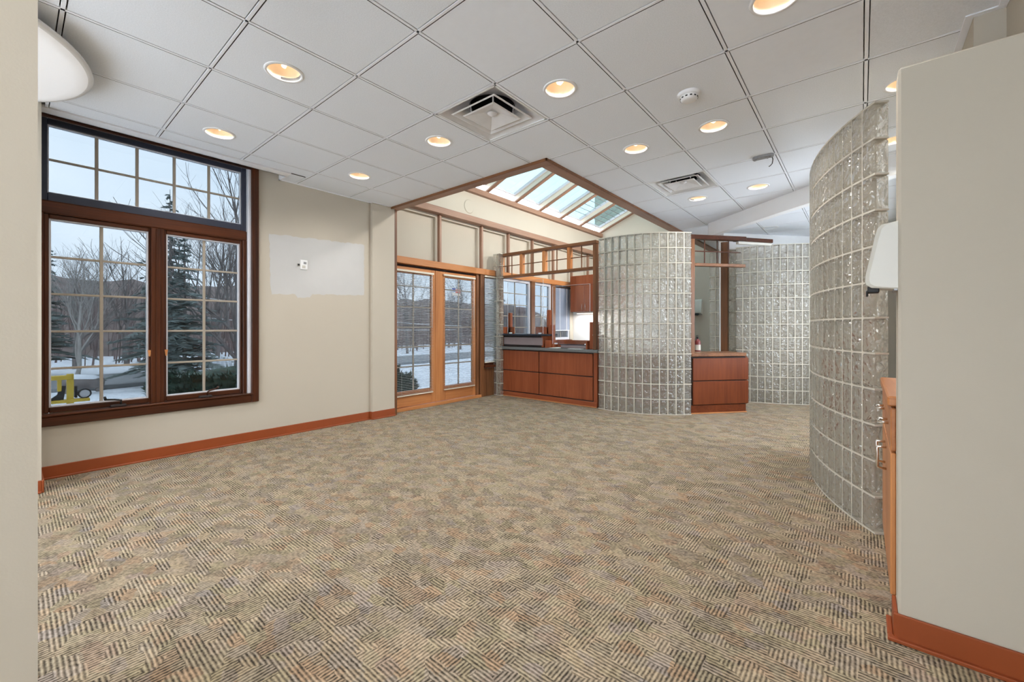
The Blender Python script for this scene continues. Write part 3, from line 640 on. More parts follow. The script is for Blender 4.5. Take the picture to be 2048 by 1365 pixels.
# sticker
st = thing('flag_sticker', (-0.640, 3.70, 1.70), 'small blue white and red flag sticker on the door glass', 'sticker')
B(-0.6425, -0.641, 3.63, 3.70, 1.715, 1.765).build('canton', 'blue', st); B(-0.6425, -0.641, 3.70, 3.80, 1.70, 1.755).build('red_field', 'redprint', st); B(-0.6425, -0.641, 3.63, 3.80, 1.655, 1.70).build('white_field', 'paper', st)
def bay_window(name, y0, y1, z0, label, below, cols=2, rows=5):
    d = thing(name, (-0.64, (y0 + y1) / 2, z0), kind='structure', label=label)
    for b in ((-0.68, -0.61, y0, y0 + .045, z0, 2.04), (-0.68, -0.61, y1 - .045, y1, z0, 2.04)): CB(*b).build('sash_rail', 'sashwhite' if below else 'win_z', d)
    for b in ((-0.68, -0.61, y0 + .045, y1 - .045, z0, z0 + .05), (-0.68, -0.61, y0 + .045, y1 - .045, 1.985, 2.04)): CB(*b).build('sash_rail', 'sashwhite' if below else 'win_y', d)
    a, b, c, e = y0 + .045, y1 - .045, z0 + .05, 1.985
    glazing(d, a, b, c, e, [a + (b - a) * k / cols for k in range(1, cols)], [c + (e - c) * k / rows for k in range(1, rows)], x=-0.65, bw=.009)
    CB(-0.70, -0.55, y0 - .01, y1 + .01, z0 - .04, z0, c=.005).build('stool', 'win_y', d)
    return d
bay_window('window_2', 4.29, 4.70, 0.52, 'narrow side window between the doors and the glass block pier', False, 1, 4)
pn = thing('trim_8', (-0.62, 4.5, 0), kind='structure', label='dark wood panelling under the narrow side window')
for a, b in ((4.295, 4.36), (4.365, 4.49), (4.495, 4.60), (4.605, 4.70)): CB(-0.72, -0.60, a, b, 0, 0.47).build('board', 'frame_z', pn)
bay_window('window_3', 4.75, 5.585, 0.90, 'nearest multi pane window behind the reception counter', True)
bay_window('window_4', 5.70, 6.28, 0.90, 'middle multi pane window behind the reception counter', True)
bay_window('window_6', 6.40, 6.98, 0.90, 'farthest window behind the counter with a drawn slate shade', True)
for k, (a, b) in enumerate(((4.70, 4.75), (5.585, 5.70), (6.28, 6.40))): CB(-0.70, -0.575, a, b, 0.88, 2.04).build('trim_%d' % (9 + k), 'frame_z', kind='structure', label='brown post between the reception windows')
# blinds
def blind(y0, y1, z0, z1, label, head=True, tilt=6, x=-0.600, pitch=0.0235):
    t = thing('mini_blind', (x, (y0 + y1) / 2, z0), label, 'blind', 'blinds on the doors and side window')
    if head: CB(x - .012, x + .018, y0 - .01, y1 + .01, z1 - .028, z1, c=.003).build('headrail', 'headrail', t)
    s = MB(); n = int((z1 - z0 - .05) / pitch); ct, st_ = math.cos(R(tilt)) * .0115, math.sin(R(tilt)) * .0115
    for k in range(n):
        z = z0 + .03 + k * pitch
        s.add([(x - ct, y0, z - st_), (x + ct, y0, z + st_), (x + ct, y1, z + st_), (x - ct, y1, z - st_), (x - ct, y0, z - st_ + .0012), (x + ct, y0, z + st_ + .0012), (x + ct, y1, z + st_ + .0012), (x - ct, y1, z - st_ + .0012)],
              [(3, 2, 1, 0), (4, 5, 6, 7), (0, 1, 5, 4), (1, 2, 6, 5), (2, 3, 7, 6), (3, 0, 4, 7)])
    s.build('slats', 'blind', t, kind='stuff')
    CB(x - .012, x + .012, y0, y1, z0, z0 + .016, c=.003).build('bottom_rail', 'headrail', t)
    for y in (y0 + .09, y1 - .09): MB().tube([(x + .012, y, z0 + .01), (x + .012, y, z1 - .02)], .0009, 4).build('ladder_cord', 'blind', t)
    MB().tube([(x + .016, y1 - .03, z1 - .03), (x + .017, y1 - .028, 1.15)], .0035, 6).build('wand', 'blind', t)
blind(2.57, 3.215, 0.20, 1.955, 'white mini blind on the door next to the column')
blind(3.43, 4.08, 0.205, 1.965, 'white mini blind on the door with the flag sticker')
blind(4.32, 4.68, 0.56, 2.03, 'white mini blind in the narrow side window', tilt=40)
t = thing('roller_shade', (-0.59, 6.69, 1.15), 'slate blue shade drawn over the farthest reception window', 'shade')
CB(-0.597, -0.590, 6.42, 6.96, 1.10, 2.0, c=.001).build('fabric', 'shade', t); MB().tube([(-0.593, 6.41, 2.0), (-0.593, 6.97, 2.0)], .02, 12).build('roller', 'gap', t); CB(-0.602, -0.586, 6.42, 6.96, 1.085, 1.105).build('hem_bar', 'sashwhite', t)
for y in (6.58, 6.84): CB(-0.590, -0.586, y - .008, y + .008, 1.10, 2.0, c=.001).build('seam', 'sashwhite', t)

# ================================================================== GLASS BLOCK WALLS
BT = 0.085
blk = MB().cbox(-0.046, 0.046, -BT / 2, BT / 2, -0.0955, 0.0955, 0.010).mesh('glass_block', 'block')
def arc(c, r, a0, a1, n):
    """column mid points and tangents along an arc, equal columns"""
    out = []
    for k in range(n):
        a = R(a0 + (a1 - a0) * (k + .5) / n); out.append((c[0] + r * math.cos(a), c[1] + r * math.sin(a), a - math.pi / 2))
    return out
def block_wall(cols, rows, label, group, width=None, z0=0.006, skip=None):
    bx, by = cols[len(cols) // 2][:2]
    t = thing('glass_block_wall', (bx, by, 0), label, 'glass wall', group)
    ph = 0.2
    w = width or 0.1
    for (x, y, a) in cols:
        for r_ in range(rows):
            o = link('glass_block', blk, t, loc=Vector((x, y, z0 + ph * (r_ + .5))) - wloc(t)); o.rotation_euler.z = a; o.scale = (w / 0.1, 1, 1)
    mo = MB(); hw = BT / 2 - 0.007
    p0 = Vector(cols[0][:2]); p1 = Vector(cols[1][:2]); ta = Vector((math.cos(cols[0][2]), math.sin(cols[0][2]))); END = -1 if (p1 - p0).dot(ta) > 0 else 1
    for i, (x, y, a) in enumerate(cols):
        m = Matrix.Translation((x, y, 0)) @ Matrix.Rotation(a, 4, 'Z')
        for sgn in (-1, 1):
            if (i == 0 and sgn == END) or (i == len(cols) - 1 and sgn == -END): continue
            xx = sgn * w / 2; mo.box(xx - .0042, xx + .0042, -hw, hw, 0, z0 + ph * rows, mat=m)
        for r_ in range(rows + 1):
            z = z0 + ph * r_; mo.box(-w / 2 - .002, w / 2 + .002, -hw, hw, max(0, z - .005), z + .005, mat=m)
    mo.build('mortar', 'mortar', t)
    return t
GB = 'glass block walls of the waiting room'
block_wall(arc((1.634, 5.686), 1.145 - BT / 2, 256.9, 321.6, 12), 12, 'bowed glass block wall between the counter and the drawer cabinet', GB, width=0.104)
block_wall(arc((6.289, 3.592), 2.376 + -BT / 2, 213.0, 172.0, 17), 12, 'curved glass block wall beside the right partition', GB, width=0.0985)
block_wall(arc((2.649, 8.27), 1.756 - BT / 2, 272.6, 318.0, 14), 12, 'far glass block wall right of the drawer cabinet', GB, width=0.0965)
block_wall([(-0.575, 4.585, R(-8)), (-0.482, 4.572, R(-8))], 12, 'slim glass block pier left of the reception counter', GB, width=0.094)
block_wall([(2.325, 6.79, 0.1), (2.42, 6.80, 0.1)], 12, 'slim glass block pier seen behind the drawer cabinet, left of the brown post', GB, width=0.095)
block_wall([(2.60 + .066 * k, 6.90 + .0765 * k, R(49.3)) for k in range(8)], 12, 'rear glass block wall receding behind the brown post', GB, width=0.1)
t = thing('wood_post', (2.51, 6.78, 0), 'tall brown wooden post behind the drawer cabinet', 'post')
CB(2.462, 2.565, 6.74, 6.83, 0, 2.56).build('shaft', 'frame_z', t); CB(2.437, 2.461, 6.745, 6.82, 0, 2.56).build('edge_strip', 'white', t)

# ================================================================== RECEPTION COUNTER
c = thing('reception_counter', (0.4, 4.7, 0), 'cherry reception counter with four front panels and grey top', 'counter')
B(-0.60, 1.33, 4.64, 4.76, 0.0, 0.79).build('carcass', 'gap', c)
CB(-0.605, -0.535, 4.618, 4.76, 0.07, 0.79).build('end_stile', 'cab_z', c); CB(1.278, 1.335, 4.618, 4.76, 0.07, 0.79).build('end_stile', 'cab_z', c)
CB(-0.605, 1.335, 4.612, 4.76, 0.004, 0.078, c=.006).build('plinth', 'cab_x', c)
CB(-0.605, 1.335, 4.596, 4.615, 0.0, 0.012).build('plinth_bead', 'door_x', c)
for x0, x1 in ((-0.523, 0.292), (0.310, 1.262)):
    for z0, z1 in ((0.093, 0.432), (0.446, 0.772)): CB(x0, x1, 4.618, 4.645, z0, z1, c=.003).build('front_panel', 'cab_z', c)
CB(-0.665, 1.365, 4.565, 5.20, 0.790, 0.833, c=.006).build('worktop', 'stone', c)
# raised ledge at the left
B(-0.47, 0.33, 4.66, 4.93, 0.833, 1.02).build('ledge_core', 'gap', c)
CB(-0.455, 0.36, 4.635, 4.665, 0.868, 0.992).build('ledge_front', 'purple', c); CB(0.335, 0.375, 4.64, 4.93, 0.84, 1.02).build('ledge_end', 'cab_z', c)
CB(-0.56, -0.47, 4.64, 4.93, 0.833, 1.02).build('ledge_end', 'cab_z', c)
CB(-0.625, 0.43, 4.585, 4.96, 1.02, 1.05, c=.006).build('ledge_top', 'slate', c)
for a, b in ((-0.53, -0.36), (0.10, 0.36)): CB(a, b, 4.80, 4.82, 1.05, 1.165).build('shelf_back', 'cab_x', c)
CB(-0.53, -0.50, 4.66, 4.82, 1.05, 1.165).build('shelf_end', 'cab_y', c)
CB(0.325, 0.385, 4.80, 4.86, 0.833, 1.44).build('divider_post', 'cab_z', c); CB(0.385, 0.45, 4.80, 4.86, 0.833, 1.20).build('divider_post', 'cab_z', c)
CB(-0.50, -0.44, 4.80, 4.86, 1.05, 1.41).build('divider_post', 'cab_z', c)
CB(0.40, 0.425, 4.64, 5.0, 0.833, 0.95).build('low_screen', 'cab_z', c); CB(0.425, 1.16, 4.96, 4.985, 0.833, 0.955).build('low_screen', 'cab_x', c)
CB(1.135, 1.16, 4.64, 4.985, 0.833, 0.955).build('low_screen', 'cab_y', c)
CB(1.165, 1.262, 4.70, 4.85, 0.833, 1.235).build('side_screen', 'cab_z', c); CB(1.245, 1.33, 4.66, 4.85, 0.833, 1.04).build('side_screen', 'cab_z', c)
CB(1.235, 1.33, 4.655, 4.86, 1.04, 1.05).build('side_cap', 'plastic', c)
t = thing('desk_tray', (0.85, 4.8, 0.833), 'low dark tray lying on the right of the grey counter top', 'tray')
CB(0.66, 1.12, 4.70, 4.92, 0.840, 0.885).build('tray_body', 'purple', t); CB(0.63, 1.125, 4.69, 4.93, 0.885, 0.895).build('tray_lid', 'slate', t); CB(0.66, 1.12, 4.695, 4.93, 0.8335, 0.84).build('tray_foot', 'gap', t)
CB(0.47, 0.64, 4.66, 4.90, 0.8335, 0.837, c=.001).build('paper_sheet', 'paper', label='white paper sheet lying left of the counter tray', cat='paper')
CB(0.85, 1.08, 4.60, 4.68, 0.8335, 0.838, c=.001).build('paper_slip', 'paper', label='white paper slip at the front edge of the counter', cat='paper')
# transom frame above the counter
f = thing('transom_frame', (0.4, 4.62, 0.833), 'brown wooden opening frame with a four light transom above the counter', 'frame')
CB(-0.535, -0.495, 4.60, 4.68, 1.05, 2.36).build('post', 'frame_z', f); CB(1.275, 1.325, 4.60, 4.68, 0.833, 2.36).build('post', 'frame_z', f)
CB(-0.54, 1.328, 4.59, 4.69, 2.362, 2.41).build('head_rail', 'frame_x', f); CB(-0.495, 1.275, 4.60, 4.68, 1.99, 2.035).build('lower_rail', 'frame_x', f)
XS = [-0.495, -0.053, 0.403, 0.861, 1.275]
for x in XS[1:-1]: CB(x - .026, x + .026, 4.60, 4.68, 2.035, 2.362).build('transom_post', 'door_z', f)
CB(-0.495, -0.47, 4.60, 4.68, 2.035, 2.362).build('transom_post', 'door_z', f)
for a, b in zip(XS[:-1], XS[1:]):
    m = (a + b) / 2; CB(m - .007, m + .007, 4.632, 4.648, 2.035, 2.362, c=.002).build('bar', 'frame_z', f); CB(a + .02, b - .02, 4.632, 4.648, 2.192, 2.205, c=.002).build('bar', 'frame_x', f)
# acrylic guards
def guard(x0, x1, y, z0, z1, label):
    t = thing('acrylic_guard', ((x0 + x1) / 2, y, z0), label, 'screen', 'clear screens on the counter')
    B(x0, x1, y - .002, y + .002, z0, z1).build('sheet', 'acrylic', t)
    e = MB(); e.box(x0 - .004, x0, y - .003, y + .003, z0, z1); e.box(x1, x1 + .004, y - .003, y + .003, z0, z1); e.box(x0 - .004, x1 + .004, y - .003, y + .003, z1, z1 + .004); e.build('bright_edge', 'acrylic_edge', t)
    for x in (x0 + .06, x1 - .06): CB(x - .015, x + .015, y - .03, y + .03, z0 - .002, z0 + .018).build('foot', 'acrylic_edge', t)
guard(0.50, 1.16, 4.72, 0.895, 1.80, 'clear acrylic guard over the right part of the counter')
guard(-0.43, 0.31, 4.72, 1.052, 1.93, 'clear acrylic guard standing on the black raised ledge')
# inner desk behind the glass
dk = thing('inner_desk', (1.6, 5.4, 0), 'cherry inner desk behind the bowed glass blocks', 'desk')
MB().prism([(1.40, 4.86), (1.66, 4.72), (1.95, 4.76), (2.14, 4.90), (2.215, 5.27), (2.76, 5.92), (2.45, 6.10), (2.0, 5.55), (1.75, 5.30), (1.40, 5.30)], 0.735, 0.775).build('desk_top', 'cab_x', dk)
MB().prism([(1.50, 5.22), (1.78, 5.22), (2.02, 5.46), (2.42, 5.96), (2.39, 5.99), (1.99, 5.50), (1.76, 5.26), (1.50, 5.26)], 0.0, 0.735).build('modesty_panel', 'cab_z', dk)
# lower wall and cabinets at the back of the office
sw = MB(); sw.cbox(-0.60, 1.7, 7.12, 7.22, 0, 2.02, .004); sw.build('wall_office', 'white_wall', kind='structure', label='low white wall behind the reception')
uc = thing('wall_cabinet', (0.1, 7.1, 1.48), 'cherry two door wall cabinet behind the reception', 'cabinet')
CB(-0.46, 0.62, 6.80, 7.12, 1.482, 2.235).build('body', 'cab_z', uc)
for a, b, hx in ((-0.458, -0.135, -0.17), (-0.13, 0.19, -0.095), (0.195, 0.618, 0.25)):
    d_ = CB(a, b, 6.782, 6.80, 1.486, 2.03).build('door', 'cab_z', uc)
    MB().tube([(hx, 6.782, 1.52), (hx, 6.755, 1.53), (hx, 6.755, 1.63), (hx, 6.782, 1.64)], .005, 6).build('handle', 'chrome', d_)
CB(-0.458, 0.618, 6.782, 6.80, 2.035, 2.233).build('top_panel', 'cab_z', uc)
ul = thing('undercabinet_fill', (0.1, 6.95, 1.46), 'slim fill light added under the cherry wall cabinet', 'light strip')  # strip added to brighten the white office wall below the cabinet
CB(-0.42, 0.58, 6.93, 6.99, 1.455, 1.480).build('housing', 'white', ul); MB().tube([(-0.40, 6.96, 1.450), (0.56, 6.96, 1.450)], .009, 8).build('tube', 'bulb', ul)
ld = bpy.data.lights.new('added_fill_glow', 'AREA'); ld.shape = 'RECTANGLE'; ld.size = 0.95; ld.size_y = 0.05; ld.energy = 9.0; ld.color = (1, .96, .9)
lo = bpy.data.objects.new('added_fill_glow', ld); COL.objects.link(lo); lo.parent = ul; lo.location = (-0.02, 0.01, -0.024)
cr = thing('credenza', (0.3, 6.95, 0), 'cherry credenza standing against the low white wall', 'cabinet')
CB(-0.45, 1.5, 6.62, 7.10, 0, 0.72).build('body', 'cab_z', cr); CB(-0.48, 1.53, 6.60, 7.115, 0.72, 0.755).build('top', 'stone', cr)
for k in range(4): CB(-0.44 + .485 * k, 0.03 + .485 * k, 6.602, 6.62, 0.05, 0.71).build('door', 'cab_z', cr)
t = thing('office_printer', (0.45, 6.85, 0.755), 'pale grey printer on the credenza behind the counter', 'printer')
CB(0.15, 0.65, 6.68, 7.05, 0.757, 0.88, c=.02).build('body', 'plastic', t); CB(0.2, 0.6, 6.74, 7.02, 0.88, 0.91, c=.012).build('lid', 'sashwhite', t)
t = thing('spot_lamp', (1.05, 7.0, 2.02), 'small glowing lamp above the wall cabinet', 'lamp')
MB().lathe([(0.0, 0.0), (0.05, 0.0), (0.05, 0.015), (0.012, 0.02), (0.012, 0.09)], (0.42, 7.0, 2.236), 16).build('stand', 'white', t); MB().lathe([(0.0, 0.08), (0.03, 0.09), (0.045, 0.12), (0.03, 0.15), (0.0, 0.16)], (0.42, 7.0, 2.236), 16).build('globe', 'bulb', t)

# ================================================================== DRAWER CABINET WITH OPEN FRAME
A = Vector((2.515, 5.03, 0)); Bp = Vector((3.055, 5.665, 0)); dv = (Bp - A).normalized(); nv = Vector((-dv.y, dv.x, 0)); LC = (Bp - A).length
MC = Matrix(((dv.x, nv.x, 0, A.x), (dv.y, nv.y, 0, A.y), (0, 0, 1, 0), (0, 0, 0, 1)))      # local x along the front, local y backwards
def LB(x0, x1, y0, y1, z0, z1, c=.004): return MB().cbox(x0, x1, y0, y1, z0, z1, c, mat=MC)
dc = thing('drawer_cabinet', tuple((A + Bp) / 2), 'cherry two drawer cabinet with a tall open wood frame', 'cabinet')
LB(0.0, LC - .02, .02, .32, .10, .76).build('carcass', 'gap', dc); LB(-0.005, LC - .015, .012, .33, .0, .112).build('plinth', 'cabr_x', dc); LB(-0.01, LC - .012, -.004, .014, 0, .014).build('plinth_bead', 'door_x', dc)
for z0, z1 in ((.122, .432), (.445, .742)): LB(.018, LC + .012, -.002, .02, z0, z1).build('drawer_front', 'cabr_z', dc)
LB(LC - .02, LC + .008, .02, .33, .112, .76).build('side_panel', 'cabr_z', dc)
LB(-0.005, LC - .025, -.01, .36, .765, .812).build('cap', 'frame_x', dc)
LB(-0.012, .045, .0, .07, .80, 2.35).build('post', 'frame_z', dc)
LB(-0.014, LC - .02, -.005, .08, 2.335, 2.392).build('head_rail', 'win_x', dc); LB(.045, LC - .03, .0, .07, 1.975, 2.015).build('lower_rail', 'frame_x', dc)
for x in (.21, .40, .57): LB(x - .006, x + .006, .03, .045, 2.015, 2.335, c=.002).build('bar', 'win_z', dc)
LB(.045, LC - .08, .03, .045, 2.172, 2.185, c=.002).build('bar', 'win_x', dc)
hb = slab((Bp.x - .10, Bp.y - .10), (3.30, 6.04), 0.09, 2.335, 2.385); hb.build('return_rail', 'win_x', dc)
slab((Bp.x - .10, Bp.y - .06), (3.28, 6.05), 0.05, 2.30, 2.335).build('light_tube', 'plastic', dc)
t = thing('fire_extinguisher', (2.42, 5.61, 0.776), 'small dark red fire extinguisher on the inner desk', 'fire extinguisher')
MB().lathe([(0.0, 0.002), (0.04, 0.002), (0.043, 0.012), (0.043, 0.165), (0.036, 0.19), (0.018, 0.205), (0.014, 0.215)], (2.42, 5.61, 0.776), 20).build('cylinder', 'red', t)
MB().lathe([(0.0438, 0.05), (0.0438, 0.13)], (2.42, 5.61, 0.776), 20).build('label_band', 'plastic', t)
hd = MB(); hd.cbox(2.407, 2.433, 5.597, 5.623, .985, 1.015, .003); hd.cbox(2.412, 2.428, 5.55, 5.62, 1.012, 1.022, .003); hd.cbox(2.412, 2.428, 5.56, 5.62, 1.03, 1.04, .003); hd.build('valve_handle', 'black', t)
MB().tube([(2.42, 5.58, 1.0), (2.40, 5.565, .99), (2.385, 5.56, .93), (2.39, 5.56, .85)], .006, 6).build('hose', 'black', t)
def dispenser(t, M_, w, h, dpt):
    """wall dispenser: profile in local x (out from wall) and z, width along local y"""
    prof = [(0.0, h), (dpt * .50, h * .965), (dpt * .62, h * .91), (dpt * .70, h * .78), (dpt * .99, h * .20), (dpt, h * .10), (dpt * .96, h * .045), (dpt * .80, 0.0), (0.0, -h * .035)]
    n = len(prof); ins = 0.012; mb = MB()
    vs = []
    for yy, k in ((-w / 2, 1), (-w / 2 + ins * .25, 0), (w / 2 - ins * .25, 0), (w / 2, 1)):
        for x, z in prof: vs.append(M_ @ Vector((x - (ins if k and x > .01 else 0), yy, z * (1 - .03 * k) + .004 * k)))
    fs = [(r * n + i, r * n + (i + 1) % n, (r + 1) * n + (i + 1) % n, (r + 1) * n + i) for r in range(3) for i in range(n)]
    fs += [tuple(range(n))[::-1], tuple(range(3 * n, 4 * n))]
    mb.add(vs, fs); mb.build('cover', 'plastic', t)
    MB().cbox(dpt * .55, dpt * .93, -w * .3, w * .3, -h * .07, h * .03, .003, mat=M_).build('outlet', 'black', t)
    MB().cbox(dpt * .90, dpt * .97, -w * .28, w * .28, -h * .125, -h * .03, .003, mat=M_).build('lever', 'black', t)
    MB().cbox(0, .012, -w * .48, w * .48, -h * .06, -h * .02, .002, mat=M_).build('back_plate', 'bracket', t)
t = thing('wall_dispenser', (4.35, 1.385, 1.30), 'ivory plastic dispenser mounted on the end of the right partition', 'dispenser', 'wall dispensers')
dispenser(t, Matrix.Translation((4.35, 1.385, 1.302)) @ Matrix.Rotation(math.pi, 4, 'Z'), 0.118, 0.245, 0.093)
t = thing('wall_dispenser', (1.66, 8.36, 1.44), 'pale dispenser on the back wall beside the brown frame', 'dispenser', 'wall dispensers')
dispenser(t, Matrix.Translation((1.61, 8.36, 1.44)) @ Matrix.Rotation(-math.pi / 2, 4, 'Z'), 0.25, 0.30, 0.11)

# ================================================================== NICHE BASE CABINET BEHIND PARTITION
n_ = thing('base_cabinet', (4.55, 1.87, 0), 'wooden base cabinet with steel pulls between the partition and glass blocks', 'cabinet')
CB(4.352, 4.785, 1.455, 2.285, 0.0, 0.836).build('body', 'door_z', n_)
CB(4.325, 4.788, 1.455, 2.295, 0.838, 0.878, c=.006).build('worktop', 'door_y', n_)
for k, (a, b) in enumerate(((1.46, 1.865), (1.872, 2.282))):
    dr = CB(4.334, 4.352, a, b, 0.66, 0.83).build('drawer', 'door_y', n_); dd = CB(4.334, 4.352, a, b, 0.09, 0.652).build('door', 'door_z', n_)
    m = (a + b) / 2
    MB().tube([(4.334, m - .05, .745), (4.303, m - .048, .745), (4.303, m + .048, .745), (4.334, m + .05, .745)], .0055, 8).build('pull', 'chrome', dr)
    hy = a + .06 if k else b - .06
    MB().tube([(4.334, hy, .50), (4.303, hy, .502), (4.302, hy, .508), (4.302, hy, .592), (4.303, hy, .598), (4.334, hy, .60)], .0055, 8).build('pull', 'chrome', dd)

# ================================================================== WALL PLATES
t = thing('wall_plate', (-0.5, 1.31, 1.80), 'white data outlet plate on the unpainted wall patch', 'outlet')
CB(-0.499, -0.491, 1.27, 1.348, 1.795, 1.90, c=.003).build('plate', 'white', t); CB(-0.492, -0.488, 1.305, 1.335, 1.855, 1.88, c=.001).build('port', 'bracket', t)
CB(-0.491, -0.489, 1.29, 1.325, 1.81, 1.84, c=.001).build('insert', 'plastic', t)
t = thing('phone_jack', (-0.5, 1.255, 1.83), 'tiny black jack left of the white outlet plate', 'jack')
CB(-0.499, -0.493, 1.236, 1.268, 1.825, 1.855, c=.002).build('bezel', 'plastic', t); CB(-0.494, -0.489, 1.242, 1.262, 1.832, 1.853, c=.001).build('socket', 'black', t)

# ================================================================== OUTSIDE
GZ = -0.5
gm = MB(); random.seed(11)
nx, ny = 40, 50
for i in range(nx + 1):
    for j in range(ny + 1):
        x = -0.8 - 46 * i / nx; y = -28 + 78 * j / ny
        z = GZ + 0.05 * math.sin(x * 1.3 + y * .7) + random.uniform(-.03, .03)
        gm.v.append((x, y, z - (0.0 if x < -1.5 else 0.1)))
for i in range(nx):
    for j in range(ny): gm.f.append((i * (ny + 1) + j, i * (ny + 1) + j + 1, (i + 1) * (ny + 1) + j + 1, (i + 1) * (ny + 1) + j)); gm.sm.append(True)
gm.add([(5.2, -2.72, GZ), (40, -2.72, GZ), (40, 30, GZ), (5.2, 30, GZ)], [(0, 1, 2, 3)]); gm.add([(-0.7, -40, GZ), (14, -40, GZ), (14, -2.72, GZ), (-0.7, -2.72, GZ)], [(0, 1, 2, 3)]); gm.build('snowy_ground', 'snow', kind='structure', label='snow covered ground outside the windows')
rd = MB(); rd.box(-15.4, -11.6, -28, 50, GZ - .02, GZ + 0.085); rd.build('road', 'road', kind='structure', label='wet grey road across the snow')
hl = MB(); nx, ny = 14, 60
for i in range(nx + 1):
    for j in range(ny + 1):
        x = -27 - 22 * i / nx; y = -30 + 85 * j / ny; hl.v.append((x, y, GZ - .3 + 5.6 * (1 - math.cos(math.pi * min(1, i / 9))) / 2 + random.uniform(-.35, .35) * (i > 0)))
for i in range(nx):
    for j in range(ny): hl.f.append((i * (ny + 1) + j, i * (ny + 1) + j + 1, (i + 1) * (ny + 1) + j + 1, (i + 1) * (ny + 1) + j)); hl.sm.append(True)
hl.build('wooded_slope', 'hill', kind='structure', label='brown leaf strewn slope rising beyond the road')

def bare_tree(seed, h, spread=1.0, depth=5):
    rnd = random.Random(seed); mb = MB()
    def grow(p, d, L_, r0, lev):
        q = p; pts = [p]; rr = [r0]; k = 3
        for s in range(k):
            d = (d + Vector((rnd.uniform(-.16, .16), rnd.uniform(-.16, .16), rnd.uniform(-.02, .1)))).normalized(); q = q + d * (L_ / k); pts.append(q); rr.append(r0 * (1 - .35 * (s + 1) / k))
        mb.tube(pts, rr, 5 if lev < 2 else 3, caps=False)
        if lev >= depth: return
        nb = 3 if lev < 3 else 2
        for b in range(nb + (lev == 0)):
            s = rnd.choice([1, 2, 3, 3]); base = pts[s]; a = rnd.uniform(0, 2 * math.pi); tl_ = rnd.uniform(.35, .85) * spread
            side = Vector((math.cos(a), math.sin(a), 0)); nd = (d * math.cos(tl_) + side * math.sin(tl_) + Vector((0, 0, .12))).normalized()
            grow(base, nd, L_ * rnd.uniform(.6, .8), rr[s] * rnd.uniform(.5, .7), lev + 1)
        grow(pts[-1], d, L_ * .72, rr[-1], lev + 1)
    grow(Vector((0, 0, -.2)), Vector((0, 0, 1)), h * .34, h * .016, 0)
    return mb
def conifer(seed, h):
    rnd = random.Random(seed); trunk = MB().tube([(0, 0, -.2), (0.03, 0, h * .5), (0, 0, h)], [h * .014, h * .009, .01], 6); cr = MB(); z = h * .12
    while z < h * .985:
        L_ = (h - z) * .30 * rnd.uniform(.7, 1.15) + .08
        for b in range(rnd.randint(4, 6)):
            a = rnd.uniform(0, 2 * math.pi); o = Vector((0, 0, z + rnd.uniform(-.1, .1))); d = Vector((math.cos(a), math.sin(a), rnd.uniform(-.15, .25))).normalized()
            s = Vector((-d.y, d.x, 0)); LL = L_ * rnd.uniform(.6, 1.1); n = max(3, int(LL / .22))
            for k in range(n):
                t_ = (k + .4) / n; c0 = o + d * LL * t_ + Vector((0, 0, -.18 * LL * t_ * t_)); w = .30 * LL * (1 - t_ * .7) + .06
                for sg in (-1, 1):
                    tip = c0 + (s * sg * w * rnd.uniform(.7, 1.2)) + d * w * .7 + Vector((0, 0, rnd.uniform(-.12, .05)))
                    th_ = w * .22 + .015; up_ = Vector((0, 0, th_)); bk = d * th_ * 1.5
                    cr.add([c0 - bk, c0 + bk, c0 + up_, tip], [(0, 1, 2), (0, 2, 3), (2, 1, 3), (1, 0, 3)])
        z += h * .028 * rnd.uniform(.8, 1.3)
    return trunk, cr
bt = [bare_tree(3, 7.5).mesh('bare_tree', 'bark'), bare_tree(8, 7.0, 1.2).mesh('bare_tree', 'bark'), bare_tree(15, 8.5, .8).mesh('bare_tree', 'pale_bark')]
cf = [(a.mesh('trunk', 'bark'), b.mesh('crown', 'needle')) for a, b in (conifer(2, 9.0), conifer(5, 8.0))]
TREES = [  # kind, mesh, x, y, scale, rotation, label
    ('c', 0, -16.0, 3.14, 0.77, 0.3, 'pointed conifer whose tip stands above the window rail'),
    ('c', 1, -16.5, 0.0, 0.58, 2.1, 'dark conifer at the far left of the window'),
    ('c', 1, -9.6, 2.2, 0.53, 1.2, 'broad conifer left in the right hand casement'),
    ('c', 0, -11.35, 1.95, 0.46, 4.0, 'small conifer left of the window mullion'),
    ('b', 0, -20.0, 0.9, 0.66, 0.4, 'bare grey tree left of the pale trunks'),
    ('b', 1, -20.2, 2.5, 0.80, 1.9, 'bare wide branching tree in the left casement'),
    ('b', 2, -14.85, 0.55, 0.50, 2.6, 'pale trunked birch in the left casement'),
    ('b', 0, -11.2, 3.9, 0.95, 3.4, 'large bare tree spreading across the right casement'),
    ('b', 1, -19.6, 5.6, 1.02, 4.4, 'bare tree behind the pointed conifer'),
    ('b', 2, -21.5, 7.6, 0.85, 5.2, 'pale trunked tree at the right window jamb'),
    ('b', 1, -18.0, 15.5, 0.9, 0.9, 'bare tree seen through the first glazed door'),
    ('b', 0, -19.0, 21.0, 0.9, 2.9, 'bare tree seen through the second glazed door'),
    ('c', 0, -21.0, 27.0, 0.8, 1.9, 'conifer seen through the reception windows')]
for kd, i, x, y, s, rz, lab in TREES:
    if kd == 'b':
        o = link('bare_tree', bt[i], None, lab, 'tree', 'trees outside the windows', loc=Vector((x, y, GZ))); o.scale = (s, s, s); o.rotation_euler.z = rz
    else:
        t = thing('conifer_tree', (x, y, GZ), lab, 'tree', 'trees outside the windows'); t.scale = (s, s, s); t.rotation_euler.z = rz
        link('trunk', cf[i][0], t, loc=Vector((0, 0, 0))); link('crown', cf[i][1], t, loc=Vector((0, 0, 0)))
